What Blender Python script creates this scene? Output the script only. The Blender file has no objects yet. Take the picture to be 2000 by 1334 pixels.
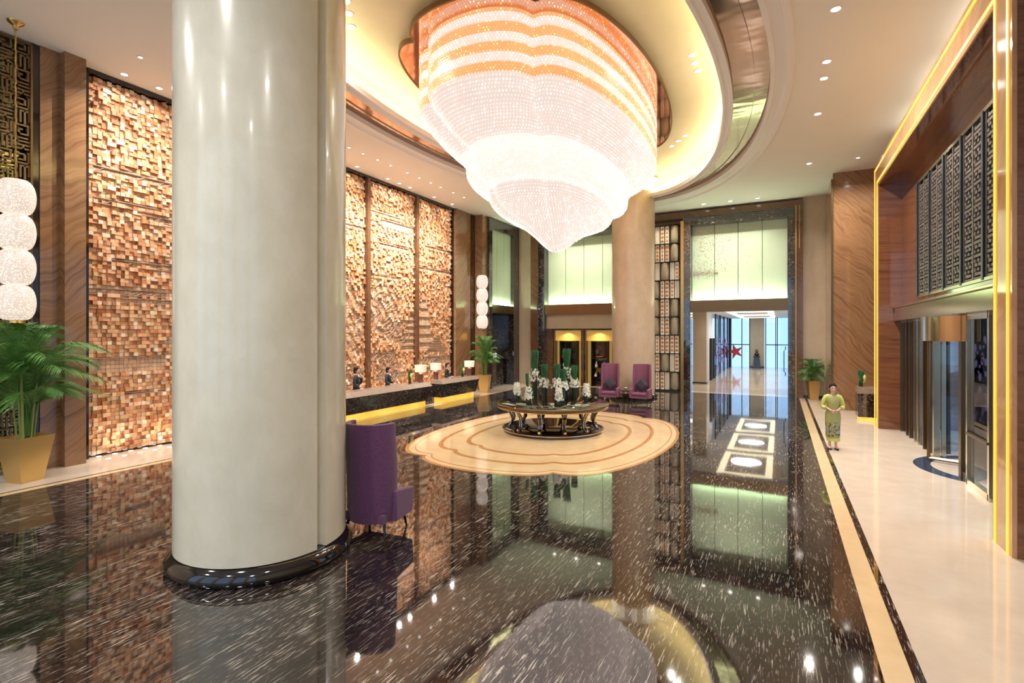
import bpy, math, random
from mathutils import Vector
R=random.Random(7)
PI=math.pi
sc=bpy.context.scene
COL=sc.collection
# ------------------------------------------------------------------ camera, world, exposure
cd=bpy.data.cameras.new('camera'); cam=bpy.data.objects.new('camera',cd); COL.objects.link(cam)
cam.location=(0,0,3.0); cam.rotation_euler=(PI/2,0,math.radians(27.657))
cd.sensor_width=36; cd.lens=17.964; cd.shift_y=-0.0075; cd.clip_end=300
sc.camera=cam
sc.view_settings.view_transform='Standard'; sc.view_settings.look='None'
sc.view_settings.gamma=1; sc.view_settings.use_curve_mapping=False
sc.view_settings.exposure=0.12
sc.cycles.use_denoising=True
sc.cycles.max_bounces=8; sc.cycles.diffuse_bounces=4; sc.cycles.glossy_bounces=4; sc.cycles.sample_clamp_indirect=6
wd=bpy.data.worlds.new('world'); sc.world=wd; wd.use_nodes=True
wd.node_tree.nodes['Background'].inputs[0].default_value=(.47,.70,1,1)
wd.node_tree.nodes['Background'].inputs[1].default_value=1.5

def lamp(name,loc,power,size=.18,col=(1,.86,.68),rot=(0,0,0),spread=150,sy=None):
    l=bpy.data.lights.new(name,'AREA'); l.energy=power; l.color=col; l.shape='DISK' if sy is None else 'RECTANGLE'
    l.size=size; l.spread=math.radians(spread)
    if sy: l.size_y=sy
    o=bpy.data.objects.new(name,l); o.location=loc; o.rotation_euler=rot; COL.objects.link(o); return o
DOWN_POWER=170; WASH_POWER=16; DOME_POWER=45
# unseen fill lamps added above the entrance portal to brighten the ceiling
for y in (10.6,13.2,15.8,18.4): lamp('portal_top_fill',(3.6,y,8.6),9,.5,(1,.92,.74),(PI,0,0),160,2.2)

# ------------------------------------------------------------------ node helpers
def mat(name,color=(.8,.8,.8),rough=.5,metal=0,spec=.5,coat=0,emit=None,es=0,trans=0,ior=1.5):
    m=bpy.data.materials.new(name); m.use_nodes=True; b=m.node_tree.nodes['Principled BSDF']
    b.inputs['Base Color'].default_value=(*color,1); b.inputs['Roughness'].default_value=rough
    b.inputs['Metallic'].default_value=metal; b.inputs['Specular IOR Level'].default_value=spec
    b.inputs['Coat Weight'].default_value=coat; b.inputs['Coat Roughness'].default_value=.05
    b.inputs['IOR'].default_value=ior; b.inputs['Transmission Weight'].default_value=trans
    if emit: b.inputs['Emission Color'].default_value=(*emit,1); b.inputs['Emission Strength'].default_value=es
    return m
class N:
    def __init__(s,m): s.t=m.node_tree; s.b=s.t.nodes['Principled BSDF']
    def n(s,typ,**k):
        x=s.t.nodes.new(typ)
        for a,v in k.items():
            if a.startswith('i_'):
                key=a[2:]; key=int(key) if key.isdigit() else key.replace('_',' ')
                x.inputs[key].default_value=v
            else: setattr(x,a,v)
        return x
    def l(s,a,b): s.t.links.new(a,b)
    def co(s): return s.n('ShaderNodeTexCoord').outputs['Object']
    def mapped(s,scale=(1,1,1),rot=(0,0,0),src=None):
        m=s.n('ShaderNodeMapping'); m.inputs['Scale'].default_value=scale; m.inputs['Rotation'].default_value=rot
        s.l(src or s.co(),m.inputs[0]); return m.outputs[0]
    def noise(s,src,scale=1,detail=4,rough=.5,dist=0):
        x=s.n('ShaderNodeTexNoise'); x.inputs['Scale'].default_value=scale; x.inputs['Detail'].default_value=detail
        x.inputs['Roughness'].default_value=rough; x.inputs['Distortion'].default_value=dist; s.l(src,x.inputs['Vector']); return x.outputs['Fac']
    def ramp(s,src,stops,interp='LINEAR'):
        r=s.n('ShaderNodeValToRGB'); r.color_ramp.interpolation=interp; e=r.color_ramp.elements
        while len(e)<len(stops): e.new(.5)
        for q,(p,c) in zip(e,stops):
            q.position=p; q.color=(*c,1) if len(c)==3 else c
        s.l(src,r.inputs[0]); return r.outputs[0]
    def mix(s,f,a,b,mode='MIX'):
        m=s.n('ShaderNodeMixRGB',blend_type=mode)
        for i,v in ((0,f),(1,a),(2,b)):
            if hasattr(v,'links') or hasattr(v,'node'): s.l(v,m.inputs[i])
            else: m.inputs[i].default_value=v if i==0 else (*v,1)
        return m.outputs[0]
    def math(s,op,a,b=None,c=None):
        m=s.n('ShaderNodeMath',operation=op)
        for i,v in enumerate((a,b,c)):
            if v is None: continue
            if hasattr(v,'node'): s.l(v,m.inputs[i])
            else: m.inputs[i].default_value=v
        return m.outputs[0]
    def sep(s,src=None):
        x=s.n('ShaderNodeSeparateXYZ'); s.l(src or s.co(),x.inputs[0]); return x.outputs
    def base(s,c): s.l(c,s.b.inputs['Base Color'])
    def bump(s,h,strength=.3,dist=.02):
        b=s.n('ShaderNodeBump'); b.inputs['Strength'].default_value=strength; b.inputs['Distance'].default_value=dist
        s.l(h,b.inputs['Height']); s.l(b.outputs[0],s.b.inputs['Normal'])
B3=(0,0,0); W3=(1,1,1)
# black marble with white streaks running along the hall
def black_marble(name,stretch=(50,3.2,50),rot=0,amount=.60,rough=.035,wavy=True):
    m=mat(name,(.012,.01,.01),rough,spec=.5,ior=2.0); n=N(m)
    src=n.mapped(src=n.co(),rot=(0,0,rot))
    a=n.noise(n.mapped(stretch,src=src),1,3,.6,.5)
    b=n.noise(n.mapped(tuple(v*2.3 for v in stretch),src=src),1,2,.5,.4)
    big=n.noise(n.mapped((1.1,.45,1.1),src=src),1,3,.6)
    sa=n.ramp(a,[(amount,B3),(amount+.035,W3)]); sb=n.ramp(b,[(amount+.03,B3),(amount+.08,W3)])
    g=n.ramp(big,[(.36,(.12,.12,.12)),(.6,W3)])
    k=n.mix(1.0,n.mix(1.0,sa,sb,'ADD'),g,'MULTIPLY')
    basec=n.ramp(n.noise(n.mapped((2,.3,2),src=src),1,4),[(.35,(.006,.005,.006)),(.7,(.028,.018,.014))])
    n.base(n.mix(k,basec,(.42,.37,.32)))
    if wavy: n.bump(n.noise(n.mapped((1.2,1.2,1.2)),1,1),.05,.02)
    return m
M={}
M['floor_black']=black_marble('black_streaked_marble')
M['stone_black']=black_marble('black_white_flecked_marble',(9,9,34),0,.60,.06,False)
def veined(name,c1,c2,c3,kz=1.0,ky=-.9,kx=.9,freq=1.0,rough=.12,dist=3.5,coat=.3,seam=None):
    m=mat(name,c1,rough,coat=coat); n=N(m); o=n.sep()
    w=n.math('ADD',n.math('MULTIPLY',o['Z'],kz),n.math('ADD',n.math('MULTIPLY',o['Y'],ky),n.math('MULTIPLY',o['X'],kx)))
    big=n.noise(n.mapped((.45,.45,.3)),1,3,.5)
    w=n.math('ADD',w,n.math('MULTIPLY',big,dist*.35))
    cmb=n.n('ShaderNodeCombineXYZ'); n.l(n.math('MULTIPLY',w,freq*7),cmb.inputs[0]); n.l(n.math('MULTIPLY',n.math('SUBTRACT',o['Z'],o['X']),.35),cmb.inputs[1])
    f=n.noise(cmb.outputs[0],1,9,.72,.3)
    c=n.ramp(f,[(.25,c3),(.42,c1),(.56,tuple((a+b)/2 for a,b in zip(c1,c2))),(.64,c1),(.78,c2)])
    n.base(c); return m
M['brown_stone']=veined('brown_vein_marble',(.215,.108,.05),(.40,.23,.12),(.085,.038,.018),freq=.9,dist=7)
M['wood_red']=veined('red_brown_travertine',(.15,.055,.026),(.27,.115,.058),(.06,.02,.011),1,.05,.08,1.0,.08,.7,.5)
M['frame_brown']=veined('dark_brown_frame_stone',(.12,.055,.027),(.19,.095,.05),(.05,.022,.012))
M['portal_gold']=veined('light_brown_portal_stone',(.50,.27,.13),(.62,.38,.21),(.36,.18,.08),.3,.5,.5,1.0,.08)
def speck(name,c1,c2,rough=.3,sc_=3,coat=0,metal=0,spec=.5):
    m=mat(name,c1,rough,metal,spec,coat); n=N(m)
    n.base(n.ramp(n.noise(n.mapped((sc_,sc_,sc_*.7)),1,6,.65,.3),[(.3,c1),(.7,c2)])); return m
M['column']=speck('cream_column_stone',(.60,.56,.44),(.70,.66,.54),.22,2.2,.35)
M['column_warm']=speck('warm_cream_column_stone',(.55,.42,.29),(.66,.53,.40),.25,2.2,.3)
M['beige']=speck('beige_wall_stone',(.52,.41,.28),(.60,.49,.35),.35,1.6)
M['beige_floor']=speck('polished_cream_floor_stone',(.60,.49,.39),(.70,.59,.48),.07,1.3)
M['gold_floor']=speck('golden_cream_inlay_stone',(.66,.47,.26),(.74,.56,.34),.10,1.6)
M['inlay_brown']=speck('brown_inlay_stone',(.42,.20,.07),(.50,.26,.10),.10,4)
M['plaster']=speck('cream_ceiling_plaster',(.84,.80,.73),(.87,.83,.77),.75,.4)
M['moulding']=mat('white_moulding',(.85,.80,.77),.5)
M['dome']=speck('champagne_dome_plaster',(.70,.61,.44),(.76,.67,.50),.45,.8)
M['bronze']=mat('bronze_mirror',(.36,.25,.19),.10,1)
n=N(M['bronze']); n.bump(n.noise(n.mapped((.5,.9,.5)),1,2),.18,.15)
M['gold_metal']=mat('brushed_gold_metal',(.62,.43,.16),.28,1)
M['dark_gold']=mat('dark_bronze_metal',(.20,.13,.07),.3,1)
M['champagne']=mat('champagne_metal',(.66,.58,.42),.18,1)
M['pot_gold']=mat('satin_gold_pot',(.66,.46,.18),.32,.75)
M['black']=mat('black_lacquer',(.008,.006,.006),.07,coat=.6)
M['lacquer']=mat('dark_brown_lacquer',(.022,.010,.008),.05,coat=1)
M['black_matte']=mat('matte_black',(.012,.012,.012),.6)
M['green_panel']=speck('pale_green_glass_panel',(.56,.68,.48),(.62,.73,.54),.22,.9)
M['purple']=mat('purple_weave_fabric',(.16,.035,.16),.85)
n=N(M['purple']); n.base(n.ramp(n.noise(n.mapped((30,30,160)),1,3),[(.3,(.075,.02,.075)),(.7,(.15,.05,.14))])); n.b.inputs['Sheen Weight'].default_value=.3
M['rose']=mat('rose_purple_fabric',(.30,.085,.17),.85)
n=N(M['rose']); n.base(n.ramp(n.noise(n.mapped((30,30,160)),1,3),[(.3,(.20,.065,.13)),(.7,(.28,.11,.18))]))
M['cushion']=mat('dark_slate_cushion',(.035,.03,.05),.7)
M['leaf']=mat('palm_leaf',(.05,.16,.03),.5)
n=N(M['leaf']); n.base(n.ramp(n.noise(n.mapped((3,3,3)),1,2),[(.3,(.03,.12,.02)),(.7,(.12,.28,.05))]))
M['stem']=mat('palm_stem',(.22,.26,.07),.6)
M['reed']=mat('green_reeds',(.03,.14,.05),.5)
n=N(M['reed']); n.base(n.ramp(n.noise(n.mapped((60,60,1)),1,2),[(.35,(.01,.07,.025)),(.65,(.07,.24,.09))]))
M['petal']=mat('white_orchid_petals',(.92,.92,.80),.6)
M['calla']=mat('yellow_green_calla',(.72,.75,.22),.5)
M['glass']=mat('clear_glass',(.9,.97,.95),.02,trans=1,ior=1.45)
def thin_glass(name,col=(.92,.97,1),refl=.12):
    m=bpy.data.materials.new(name); m.use_nodes=True; t=m.node_tree; t.nodes.clear()
    o=t.nodes.new('ShaderNodeOutputMaterial'); mx=t.nodes.new('ShaderNodeMixShader'); tr=t.nodes.new('ShaderNodeBsdfTransparent'); g=t.nodes.new('ShaderNodeBsdfGlossy')
    f=t.nodes.new('ShaderNodeFresnel'); f.inputs[0].default_value=1.5; g.inputs['Roughness'].default_value=.02
    tr.inputs[0].default_value=(*col,1); t.links.new(f.outputs[0],mx.inputs[0]); t.links.new(tr.outputs[0],mx.inputs[1]); t.links.new(g.outputs[0],mx.inputs[2]); t.links.new(mx.outputs[0],o.inputs[0]); return m
M['pane']=thin_glass('window_glass')
M['pane_clear']=thin_glass('vase_glass',(.75,.9,.8))
M['fascia']=mat('revolving_door_fascia',(.60,.42,.26),.3)
M['skin']=mat('skin',(.70,.42,.32),.5)
M['hair']=mat('black_hair',(.010,.007,.006),.75,spec=.2)
M['suit']=mat('black_suit_cloth',(.010,.012,.015),.8)
M['shirt']=mat('white_shirt',(.8,.8,.78),.7)
M['lip']=mat('lips',(.5,.12,.12),.5)
M['shade']=mat('cream_lamp_shade',(.85,.72,.55),.8,emit=(1,.80,.58),es=.42)
M['lamp_base']=mat('reddish_brown_lamp_base',(.16,.06,.05),.25)
M['counter_top']=speck('taupe_counter_stone',(.19,.135,.10),(.23,.165,.125),.25,4)
M['led']=mat('warm_led',(1,.8,.5),emit=(1,.90,.60),es=2.2)
M['led_cool']=mat('white_led',(1,1,1),emit=(1,.95,.88),es=9)
M['led_yellow']=mat('yellow_cove_led',(1,.9,.4),emit=(1,.90,.50),es=36)
M['led_green']=mat('green_white_cove_led',(.8,1,.8),emit=(.78,1,.70),es=60)
M['gold_glow']=mat('glowing_gold_line',(.9,.5,.05),.4,emit=(1,.43,.03),es=1.05)
M['onyx']=mat('glowing_yellow_onyx',(.8,.5,.08),.3,emit=(1,.55,.06),es=.75)
n=N(M['onyx']); n.l(n.ramp(n.noise(n.mapped((.9,.9,.9)),1,4,.6),[(.3,(.8,.36,.03)),(.6,(1,.66,.12)),(.8,(1,.5,.04))]),n.b.inputs['Emission Color'])
M['white_tile']=mat('white_ribbed_tile',(.72,.66,.56),.4,emit=(1,.85,.65),es=.12)
M['gourd']=mat('orange_brown_gourd',(.55,.17,.03),.4)
M['niche']=mat('champagne_niche',(.34,.28,.20),.35)
M['yellow_niche']=mat('golden_niche_panel',(.62,.40,.10),.4,emit=(1,.62,.16),es=.25)
M['star']=mat('red_star',(.55,.05,.05),.5)
M['violet']=mat('violet_flower_film',(.45,.33,.75),.4)
M['blue_screen']=mat('blue_screen',(.02,.04,.2),.2,emit=(.05,.12,.8),es=.5)
M['ring_blue']=mat('dark_blue_granite',(.035,.05,.09),.12)
M['grey_out']=mat('pale_exterior_stone',(.55,.52,.55),.6)
M['screen_metal']=mat('old_bronze_screen',(.20,.14,.075),.38,.7)
M['mirror_green']=mat('greenish_mirror',(.30,.28,.14),.12,1)
M['lattice']=mat('dark_lattice_metal',(.16,.13,.11),.4,.5)
M['mullion_blue']=mat('dark_slate_mullion',(.03,.04,.05),.3,.4)
def tinted():
    m=mat('wood_block_mosaic',(.6,.3,.1),.55); n=N(m); a=n.n('ShaderNodeVertexColor'); a.layer_name='tint'
    g=n.noise(n.mapped((18,18,50)),1,3,.6); n.base(n.mix(1.0,a.outputs[0],n.ramp(g,[(.25,(.78,.74,.70)),(.7,W3)]),'MULTIPLY')); return m
M['blocks']=tinted()
M['dress']=mat('olive_silk_dress',(.42,.42,.14),.4)
n=N(M['dress']); o=n.sep()
band=n.math('MULTIPLY',n.ramp(o['Z'],[(.30,B3),(.36,W3),(.66,W3),(.74,B3)]),1)
f=n.ramp(n.noise(n.mapped((16,16,16)),1,3,.7),[(.5,B3),(.56,W3)])
f2=n.ramp(n.noise(n.mapped((11,9,12)),1,2,.5),[(.56,B3),(.62,W3)])
c=n.mix(n.math('MULTIPLY',f,band),(.36,.36,.13),(.06,.04,.035)); c=n.mix(n.math('MULTIPLY',f2,band),c,(.25,.36,.55)); n.base(c)
M['lime']=mat('lime_sleeve_cloth',(.55,.60,.14),.6)
# crystal: amber bands by height on the drum, every bead with its own sparkle
def crystal(name,amber,lo,hi,back=False):
    m=mat(name,(.16,.14,.12),.25); n=N(m); o=n.sep()
    col=(1,.80,.70)
    if amber:
        t=n.math('FRACT',n.math('DIVIDE',n.math('SUBTRACT',o['Z'],8.69),.43))
        s=n.ramp(t,[(0,W3),(.46,W3),(.52,B3),(.96,B3),(1,W3)])
        colr=n.mix(s,(.98,.80,.72),(1,.44,.16))
    else:
        colr=n.mix(n.noise(n.mapped((1.2,1.2,3)),1,2),(1,.80,.71),(1,.86,.79))
    n.l(colr,n.b.inputs['Emission Color'])
    if back: n.b.inputs['Emission Strength'].default_value=lo
    else:
        g=n.n('ShaderNodeNewGeometry').outputs['Random Per Island']
        e=n.math('ADD',lo,n.math('MULTIPLY',n.math('POWER',g,9),hi))
        e=n.math('ADD',e,n.math('MULTIPLY',g,.22)); n.l(e,n.b.inputs['Emission Strength'])
    return m
M['cr_amber']=crystal('amber_and_clear_crystal',True,.86,2.6); M['cr_clear']=crystal('clear_crystal',False,.84,2.6)
M['cr_amber_b']=crystal('amber_crystal_backing',True,.76,0,True); M['cr_clear_b']=crystal('clear_crystal_backing',False,.74,0,True)
M['cr_bright_b']=crystal('bright_crystal_backing',False,.98,0,True)
M['soft_glass']=speck('smoky_champagne_glass',(.30,.25,.17),(.44,.38,.28),.4,2,.2)
M['slot']=mat('soft_white_slot_light',(1,1,1),emit=(1,.97,.92),es=.75)
M['copper']=mat('copper_mirror',(.80,.46,.32),.06,1)

# ------------------------------------------------------------------ mesh helpers
class MB:
    def __init__(s): s.v=[]; s.f=[]; s.c=[]
    def poly(s,pts,c=None):
        k=len(s.v); s.v+=[tuple(p) for p in pts]; s.f.append(tuple(range(k,k+len(pts)))); s.c.append(c); return s
    def box(s,a,b,c=None):
        x0,y0,z0=a; x1,y1,z1=b; k=len(s.v)
        s.v+=[(x0,y0,z0),(x1,y0,z0),(x1,y1,z0),(x0,y1,z0),(x0,y0,z1),(x1,y0,z1),(x1,y1,z1),(x0,y1,z1)]
        for q in ((0,3,2,1),(4,5,6,7),(0,1,5,4),(1,2,6,5),(2,3,7,6),(3,0,4,7)): s.f.append(tuple(k+i for i in q)); s.c.append(c)
        return s
    def loft(s,rings,cap=True,closed=True):
        k=len(s.v); n=len(rings[0])
        for r in rings: s.v+=[tuple(p) for p in r]
        for i in range(len(rings)-1):
            for j in range(n if closed else n-1):
                a=k+i*n+j; b=k+i*n+(j+1)%n; s.f.append((a,b,b+n,a+n)); s.c.append(None)
        if cap and closed:
            s.f.append(tuple(k+j for j in reversed(range(n)))); s.c.append(None)
            e=k+(len(rings)-1)*n; s.f.append(tuple(e+j for j in range(n))); s.c.append(None)
        return s
    def lathe(s,prof,c=(0,0),n=24,sx=1,sy=1,cap=True):
        return s.loft([[(c[0]+r*sx*math.cos(2*PI*j/n),c[1]+r*sy*math.sin(2*PI*j/n),z) for j in range(n)] for r,z in prof],cap)
    def tube(s,pts,r,n=8,cap=True):
        pts=[Vector(p) for p in pts]; rr=r if isinstance(r,(list,tuple)) else [r]*len(pts); rings=[]; pu=None
        for i,p in enumerate(pts):
            d=(pts[min(i+1,len(pts)-1)]-pts[max(i-1,0)]).normalized()
            u=(d.cross(Vector((0,0,1))) if abs(d.z)<.95 else d.cross(Vector((1,0,0)))) if pu is None else pu-d*pu.dot(d); u.normalize(); pu=u; w=d.cross(u)
            rings.append([p+u*rr[i]*math.cos(2*PI*j/n)+w*rr[i]*math.sin(2*PI*j/n) for j in range(n)])
        return s.loft(rings,cap)
    def prism(s,pts,z0,z1):
        return s.loft([[(x,y,z0) for x,y in pts],[(x,y,z1) for x,y in pts]])
    def build(s,name,m,parent=None,smooth=False,bevel=0,loc=None):
        me=bpy.data.meshes.new(name); me.from_pydata(s.v,[],s.f); me.update()
        if any(c for c in s.c):
            at=me.color_attributes.new('tint','FLOAT_COLOR','CORNER'); i=0; d=[]
            for f,c in zip(s.f,s.c): d+=list((*(c or (1,1,1)),1))*len(f)
            at.data.foreach_set('color',d)
        if smooth:
            me.polygons.foreach_set('use_smooth',[True]*len(me.polygons))
            try: me.set_sharp_from_angle(angle=math.radians(40))
            except Exception: pass
        me.materials.append(M[m] if isinstance(m,str) else m)
        o=bpy.data.objects.new(name,me); COL.objects.link(o)
        if parent: o.parent=parent
        if loc: o.location=loc
        if bevel:
            b=o.modifiers.new('b','BEVEL'); b.width=bevel; b.segments=2; b.limit_method='ANGLE'
        return o
def bx(name,a,b,m,parent=None,bevel=0): return MB().box(a,b).build(name,m,parent,bevel=bevel)
def st(o): o['kind']='structure'; return o
def sbx(name,a,b,m,parent=None): return st(bx(name,a,b,m,parent))
def tag(o,label,cat,group=None,kind=None):
    o['label']=label; o['category']=cat
    if group: o['group']=group
    if kind: o['kind']=kind
    return o
def thing(name,label,cat,loc=(0,0,0),rz=0,group=None):
    o=bpy.data.objects.new(name,None); o.empty_display_size=.1; COL.objects.link(o); o.location=loc; o.rotation_euler=(0,0,rz); return tag(o,label,cat,group)
def sempty(name):
    o=bpy.data.objects.new(name,None); COL.objects.link(o); o['kind']='structure'; return o
def dup(root,loc,rz,label,group=None):
    r=root.copy(); COL.objects.link(r); r.location=loc; r.rotation_euler=(0,0,rz); r['label']=label
    if group: r['group']=group
    for ch in list(root.children):
        c=ch.copy(); COL.objects.link(c); c.parent=r
        for g in list(ch.children):
            d=g.copy(); COL.objects.link(d); d.parent=c
    return r
ORD=['nearest','second','third','fourth','fifth','sixth','seventh','eighth','ninth','tenth','eleventh','twelfth']

# ------------------------------------------------------------------ floor
H=9.35
def lobes(cx,cy,k,n=40,sm=0,ky=None):
    P=[]
    for j in range(n): t=(-98+196*j/n)*PI/180; P.append((1.93+1.57*math.cos(t),4.12*math.sin(t)))
    m2=n//2
    for j in range(m2): t=PI*j/m2; P.append((1.71*math.cos(t),4.08+.72*math.sin(t)))
    P+=[(-x,-y) for x,y in P]
    for _ in range(sm): P=[((P[i-1][0]+2*P[i][0]+P[(i+1)%len(P)][0])/4,(P[i-1][1]+2*P[i][1]+P[(i+1)%len(P)][1])/4) for i in range(len(P))]
    ky=ky or k
    return [(cx+k*x,cy+ky*y) for x,y in P]
sbx('floor',(-15.2,-7,-.3),(5.2,27.5,0),'floor_black')
sbx('floor',(1.12,-7,0.0),(3.36,27.5,.004),'beige_floor')
sbx('trim_1',(.80,-7,0.0),(1.03,27.5,.004),'gold_floor')
sbx('floor',(-14.9,-7,0.0),(-12.98,27.5,.004),'beige_floor')
sbx('trim_2',(-12.90,-7,0.0),(-12.72,27.5,.004),'gold_floor')
MC=(-6.04,14.22)
med=thing('floor_medallion','golden cream lobed stone medallion inlaid in the black floor under the table','floor inlay',(0,0,0))
def flat(pts,z): return MB().loft([[(x,y,.0005) for x,y in pts],[(x,y,z) for x,y in pts]])
flat(lobes(*MC,1.0),.004).build('border','inlay_brown',med)
flat(lobes(*MC,.978),.006).build('field','gold_floor',med)
for k,w in ((.945,.008),(.80,.03),(.62,.03)):
    a=lobes(*MC,k*1.0,40,1); b=lobes(*MC,k-w,40,1)
    MB().loft([[(x,y,.0065) for x,y in a],[(x,y,.0085) for x,y in a],[(x,y,.0085) for x,y in b],[(x,y,.0065) for x,y in b]],False).build('inlay_line','inlay_brown',med)

# ------------------------------------------------------------------ walls
X_L=-14.8
sbx('wall_left',(-15.3,-7,0),(-15.0,28,H+1),'beige')
sbx('wall_left',(-15.0,-7,0),(-14.6,2.0,H),'beige')
# block mosaic recess backing and black frames
sbx('wall_left',(-15.0,6.0,0),(-14.86,21.6,H),'black')
for y in (6.02,21.45): sbx('trim_3',(-14.86,y,0),(-14.62,y+.1,H),'black')
sbx('trim_4',(-14.86,6.1,H-.10),(-14.60,21.5,H),'black')
for y in (9.18,12.3,15.42,18.54): sbx('trim_5',(-14.86,y,0),(-14.58,y+.16,H-.1),'frame_brown')
# pilasters on the left wall
sbx('trim_6',(-15.0,5.14,0),(-14.42,5.50,H),'brown_stone')
sbx('trim_7',(-15.0,5.50,0),(-14.22,5.90,H),'brown_stone')
sbx('trim_8',(-15.0,5.02,0),(-14.45,5.14,H),'black')
sbx('trim_9',(-15.0,21.55,0),(-14.5,22.95,H),'brown_stone')
sbx('trim_10',(-15.0,23.35,0),(-14.02,23.88,H),'brown_stone')
# left wall window bay with green panel
sbx('trim_11',(-14.9,23.88,0),(-13.9,24.22,H-.05),'stone_black')
sbx('trim_12',(-14.9,26.75,0),(-13.9,27.45,H-.05),'stone_black')
sbx('trim_13',(-14.9,24.22,8.75),(-13.9,26.75,H-.05),'stone_black')
sbx('trim_14',(-14.9,24.22,4.15),(-13.9,26.75,4.62),'dark_gold')
sbx('wall_left',(-14.9,24.22,0),(-14.75,26.75,4.15),'stone_black')
sbx('wall_left',(-14.75,24.22,0),(-14.2,24.62,4.15),'beige')
sbx('wall_left',(-15,22.95,0),(-14.72,24.3,H),'mirror_green')
sbx('wall_left',(-15,2.0,0),(-14.72,5.02,H),'mirror_green')
sbx('wall_rear',(-15.3,-7.3,0),(5.3,-7,1.0),'beige'); sbx('wall_rear',(-15.3,-7.3,9.0),(5.3,-7,H+.5),'beige')
for x in range(-15,6,4): sbx('wall_rear',(x,-7.3,1.0),(x+1.0,-7,9.0),'beige')
# back wall
YB=27.5
sbx('wall_back',(-14.9,YB,0),(-13.05,YB+.5,H),'beige')
sbx('wall_back',(.96,YB,0),(2.2,YB+.5,H),'beige')
sbx('baseboard_back',(.96,YB-.03,0),(2.0,YB,.14),'black')
sbx('wall_back',(-14.9,YB+.5,8.9),(2.2,YB+.9,H+1.2),'beige')
sbx('wall_back',(-7.35,YB+.42,0),(-4.5,YB+.9,9.3),'niche')
sbx('trim_15',(.62,YB-.22,0),(.96,YB+.4,9.25),'frame_brown')
sbx('trim_16',(-13.05,YB-.22,8.92),(.62,YB+.4,9.25),'frame_brown')
sbx('trim_17',(-13.05,YB-.22,0),(-12.62,YB+.4,8.92),'frame_brown')
for i,(a,b,z0,z1) in enumerate([(.34,.62,0,8.55),(-4.38,-4.05,0,8.55),(-12.62,-12.22,0,8.55),(-7.75,-7.4,0,8.55)]):
    sbx('trim_%d'%(18+i),(a,YB-.12,z0),(b,YB+.6,z1),'stone_black')
sbx('trim_22',(-4.38,YB-.12,8.55),(.62,YB+.6,8.92),'stone_black')
sbx('trim_23',(-12.62,YB-.12,8.55),(-7.4,YB+.6,8.92),'stone_black')
sbx('trim_24',(-4.54,YB-.14,0),(-4.38,YB+.3,8.8),'gold_metal')
sbx('trim_25',(.655,YB-.24,0),(.685,YB-.22,9.0),'gold_metal'); sbx('trim_26',(.80,YB-.24,7.0),(.82,YB-.22,9.0),'gold_metal')
for x0,x1,num in ((-4.05,.34,27),(-12.22,-7.75,28)):
    sbx('trim_%d'%num,(x0,YB-.05,4.12),(x1,YB+.18,4.70),'dark_gold')
    sbx('trim_%d'%(num+2),(x0,YB+.18,4.12),(x1,YB+.6,4.60),'dark_gold')
    e=tag(bx('cove_light_strip',(x0+.02,YB+.24,4.60),(x1-.02,YB+.34,4.64),'led_green'),
          'green white light strip glowing at the foot of the %s'%('panel wall over the doorway' if num==27 else 'panel wall over the display niches'),'light strip')
e=tag(bx('cove_light_strip',(-14.06,24.25,4.62),(-14.0,26.73,4.65),'led_green'),'green white light strip glowing at foot of the narrow side green panel','light strip')
# green panels, one slab each
def panels(x0,x1,n,z0,z1,where):
    w=(x1-x0)/n
    for i in range(n):
        tag(bx('green_panel',(x0+w*i+.012,YB+.44,z0),(x0+w*(i+1)-.012,YB+.5,z1),'green_panel',bevel=.004),
            'pale green glass panel %s, %s'%(where,['leftmost','second from left','third from left','rightmost'][i]),'wall panel','green panels %s'%where)
    sbx('wall_back',(x0,YB+.52,4.6),(x1,YB+.7,8.9),'black')
panels(-4.05,.34,4,4.60,8.56,'above the doorway to the far hall')
panels(-12.22,-7.75,4,4.60,8.56,'above the golden display niches')
for i in range(3):
    y=24.24+i*.835
    tag(bx('green_panel',(-14.16,y+.01,4.62),(-14.1,y+.825,8.76),'green_panel',bevel=.004),'narrow pale green glass panel on the side wall bay, %s of three'%['nearest the hanging lamp','middle','nearest the corner'][i],'wall panel','green panels in the side wall bay')
for x in (-14.75,): sbx('wall_left',(-14.9,24.22,4.62),(-14.2,26.75,8.75),'black')
# gold speckled branch drawing on the right hand green panels: tiny gold leaf flakes
g=MB()
for _ in range(900):
    t=R.random(); x=-4.0+abs(R.gauss(0,1))*1.0; z=8.4-R.random()**1.2*2.6
    if x>-1.2: continue
    if R.random()<.35: z=6.1+R.gauss(0,.08); x=-4.0+R.random()*1.2
    s=R.uniform(.008,.022); g.box((x,YB+.43,z),(x+s*1.6,YB+.437,z+s))
tag(g.build('gold_leaf_motif','champagne'),'scattered gold leaf branch pattern on the green panels above the doorway','wall decoration',kind='stuff')
# right side walls
sbx('wall_right',(1.86,23.8,0),(5.2,24.1,H),'brown_stone')
sbx('wall_right',(1.86,24.1,0),(2.1,27.5,H),'brown_stone')
sbx('trim_31',(1.80,23.74,0),(1.86,23.84,H-.25),'dark_gold')
sbx('wall_right',(5.0,-7,0),(5.3,9.0,H+.5),'beige')
sbx('wall_right',(5.0,20.6,0),(5.3,24,H+.5),'brown_stone')
sbx('wall_right',(3.4,9.0,8.43),(5.3,20.6,8.5),'beige')
sbx('wall_right',(5.1,9.0,8.43),(5.3,20.6,H+.6),'beige')
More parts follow.
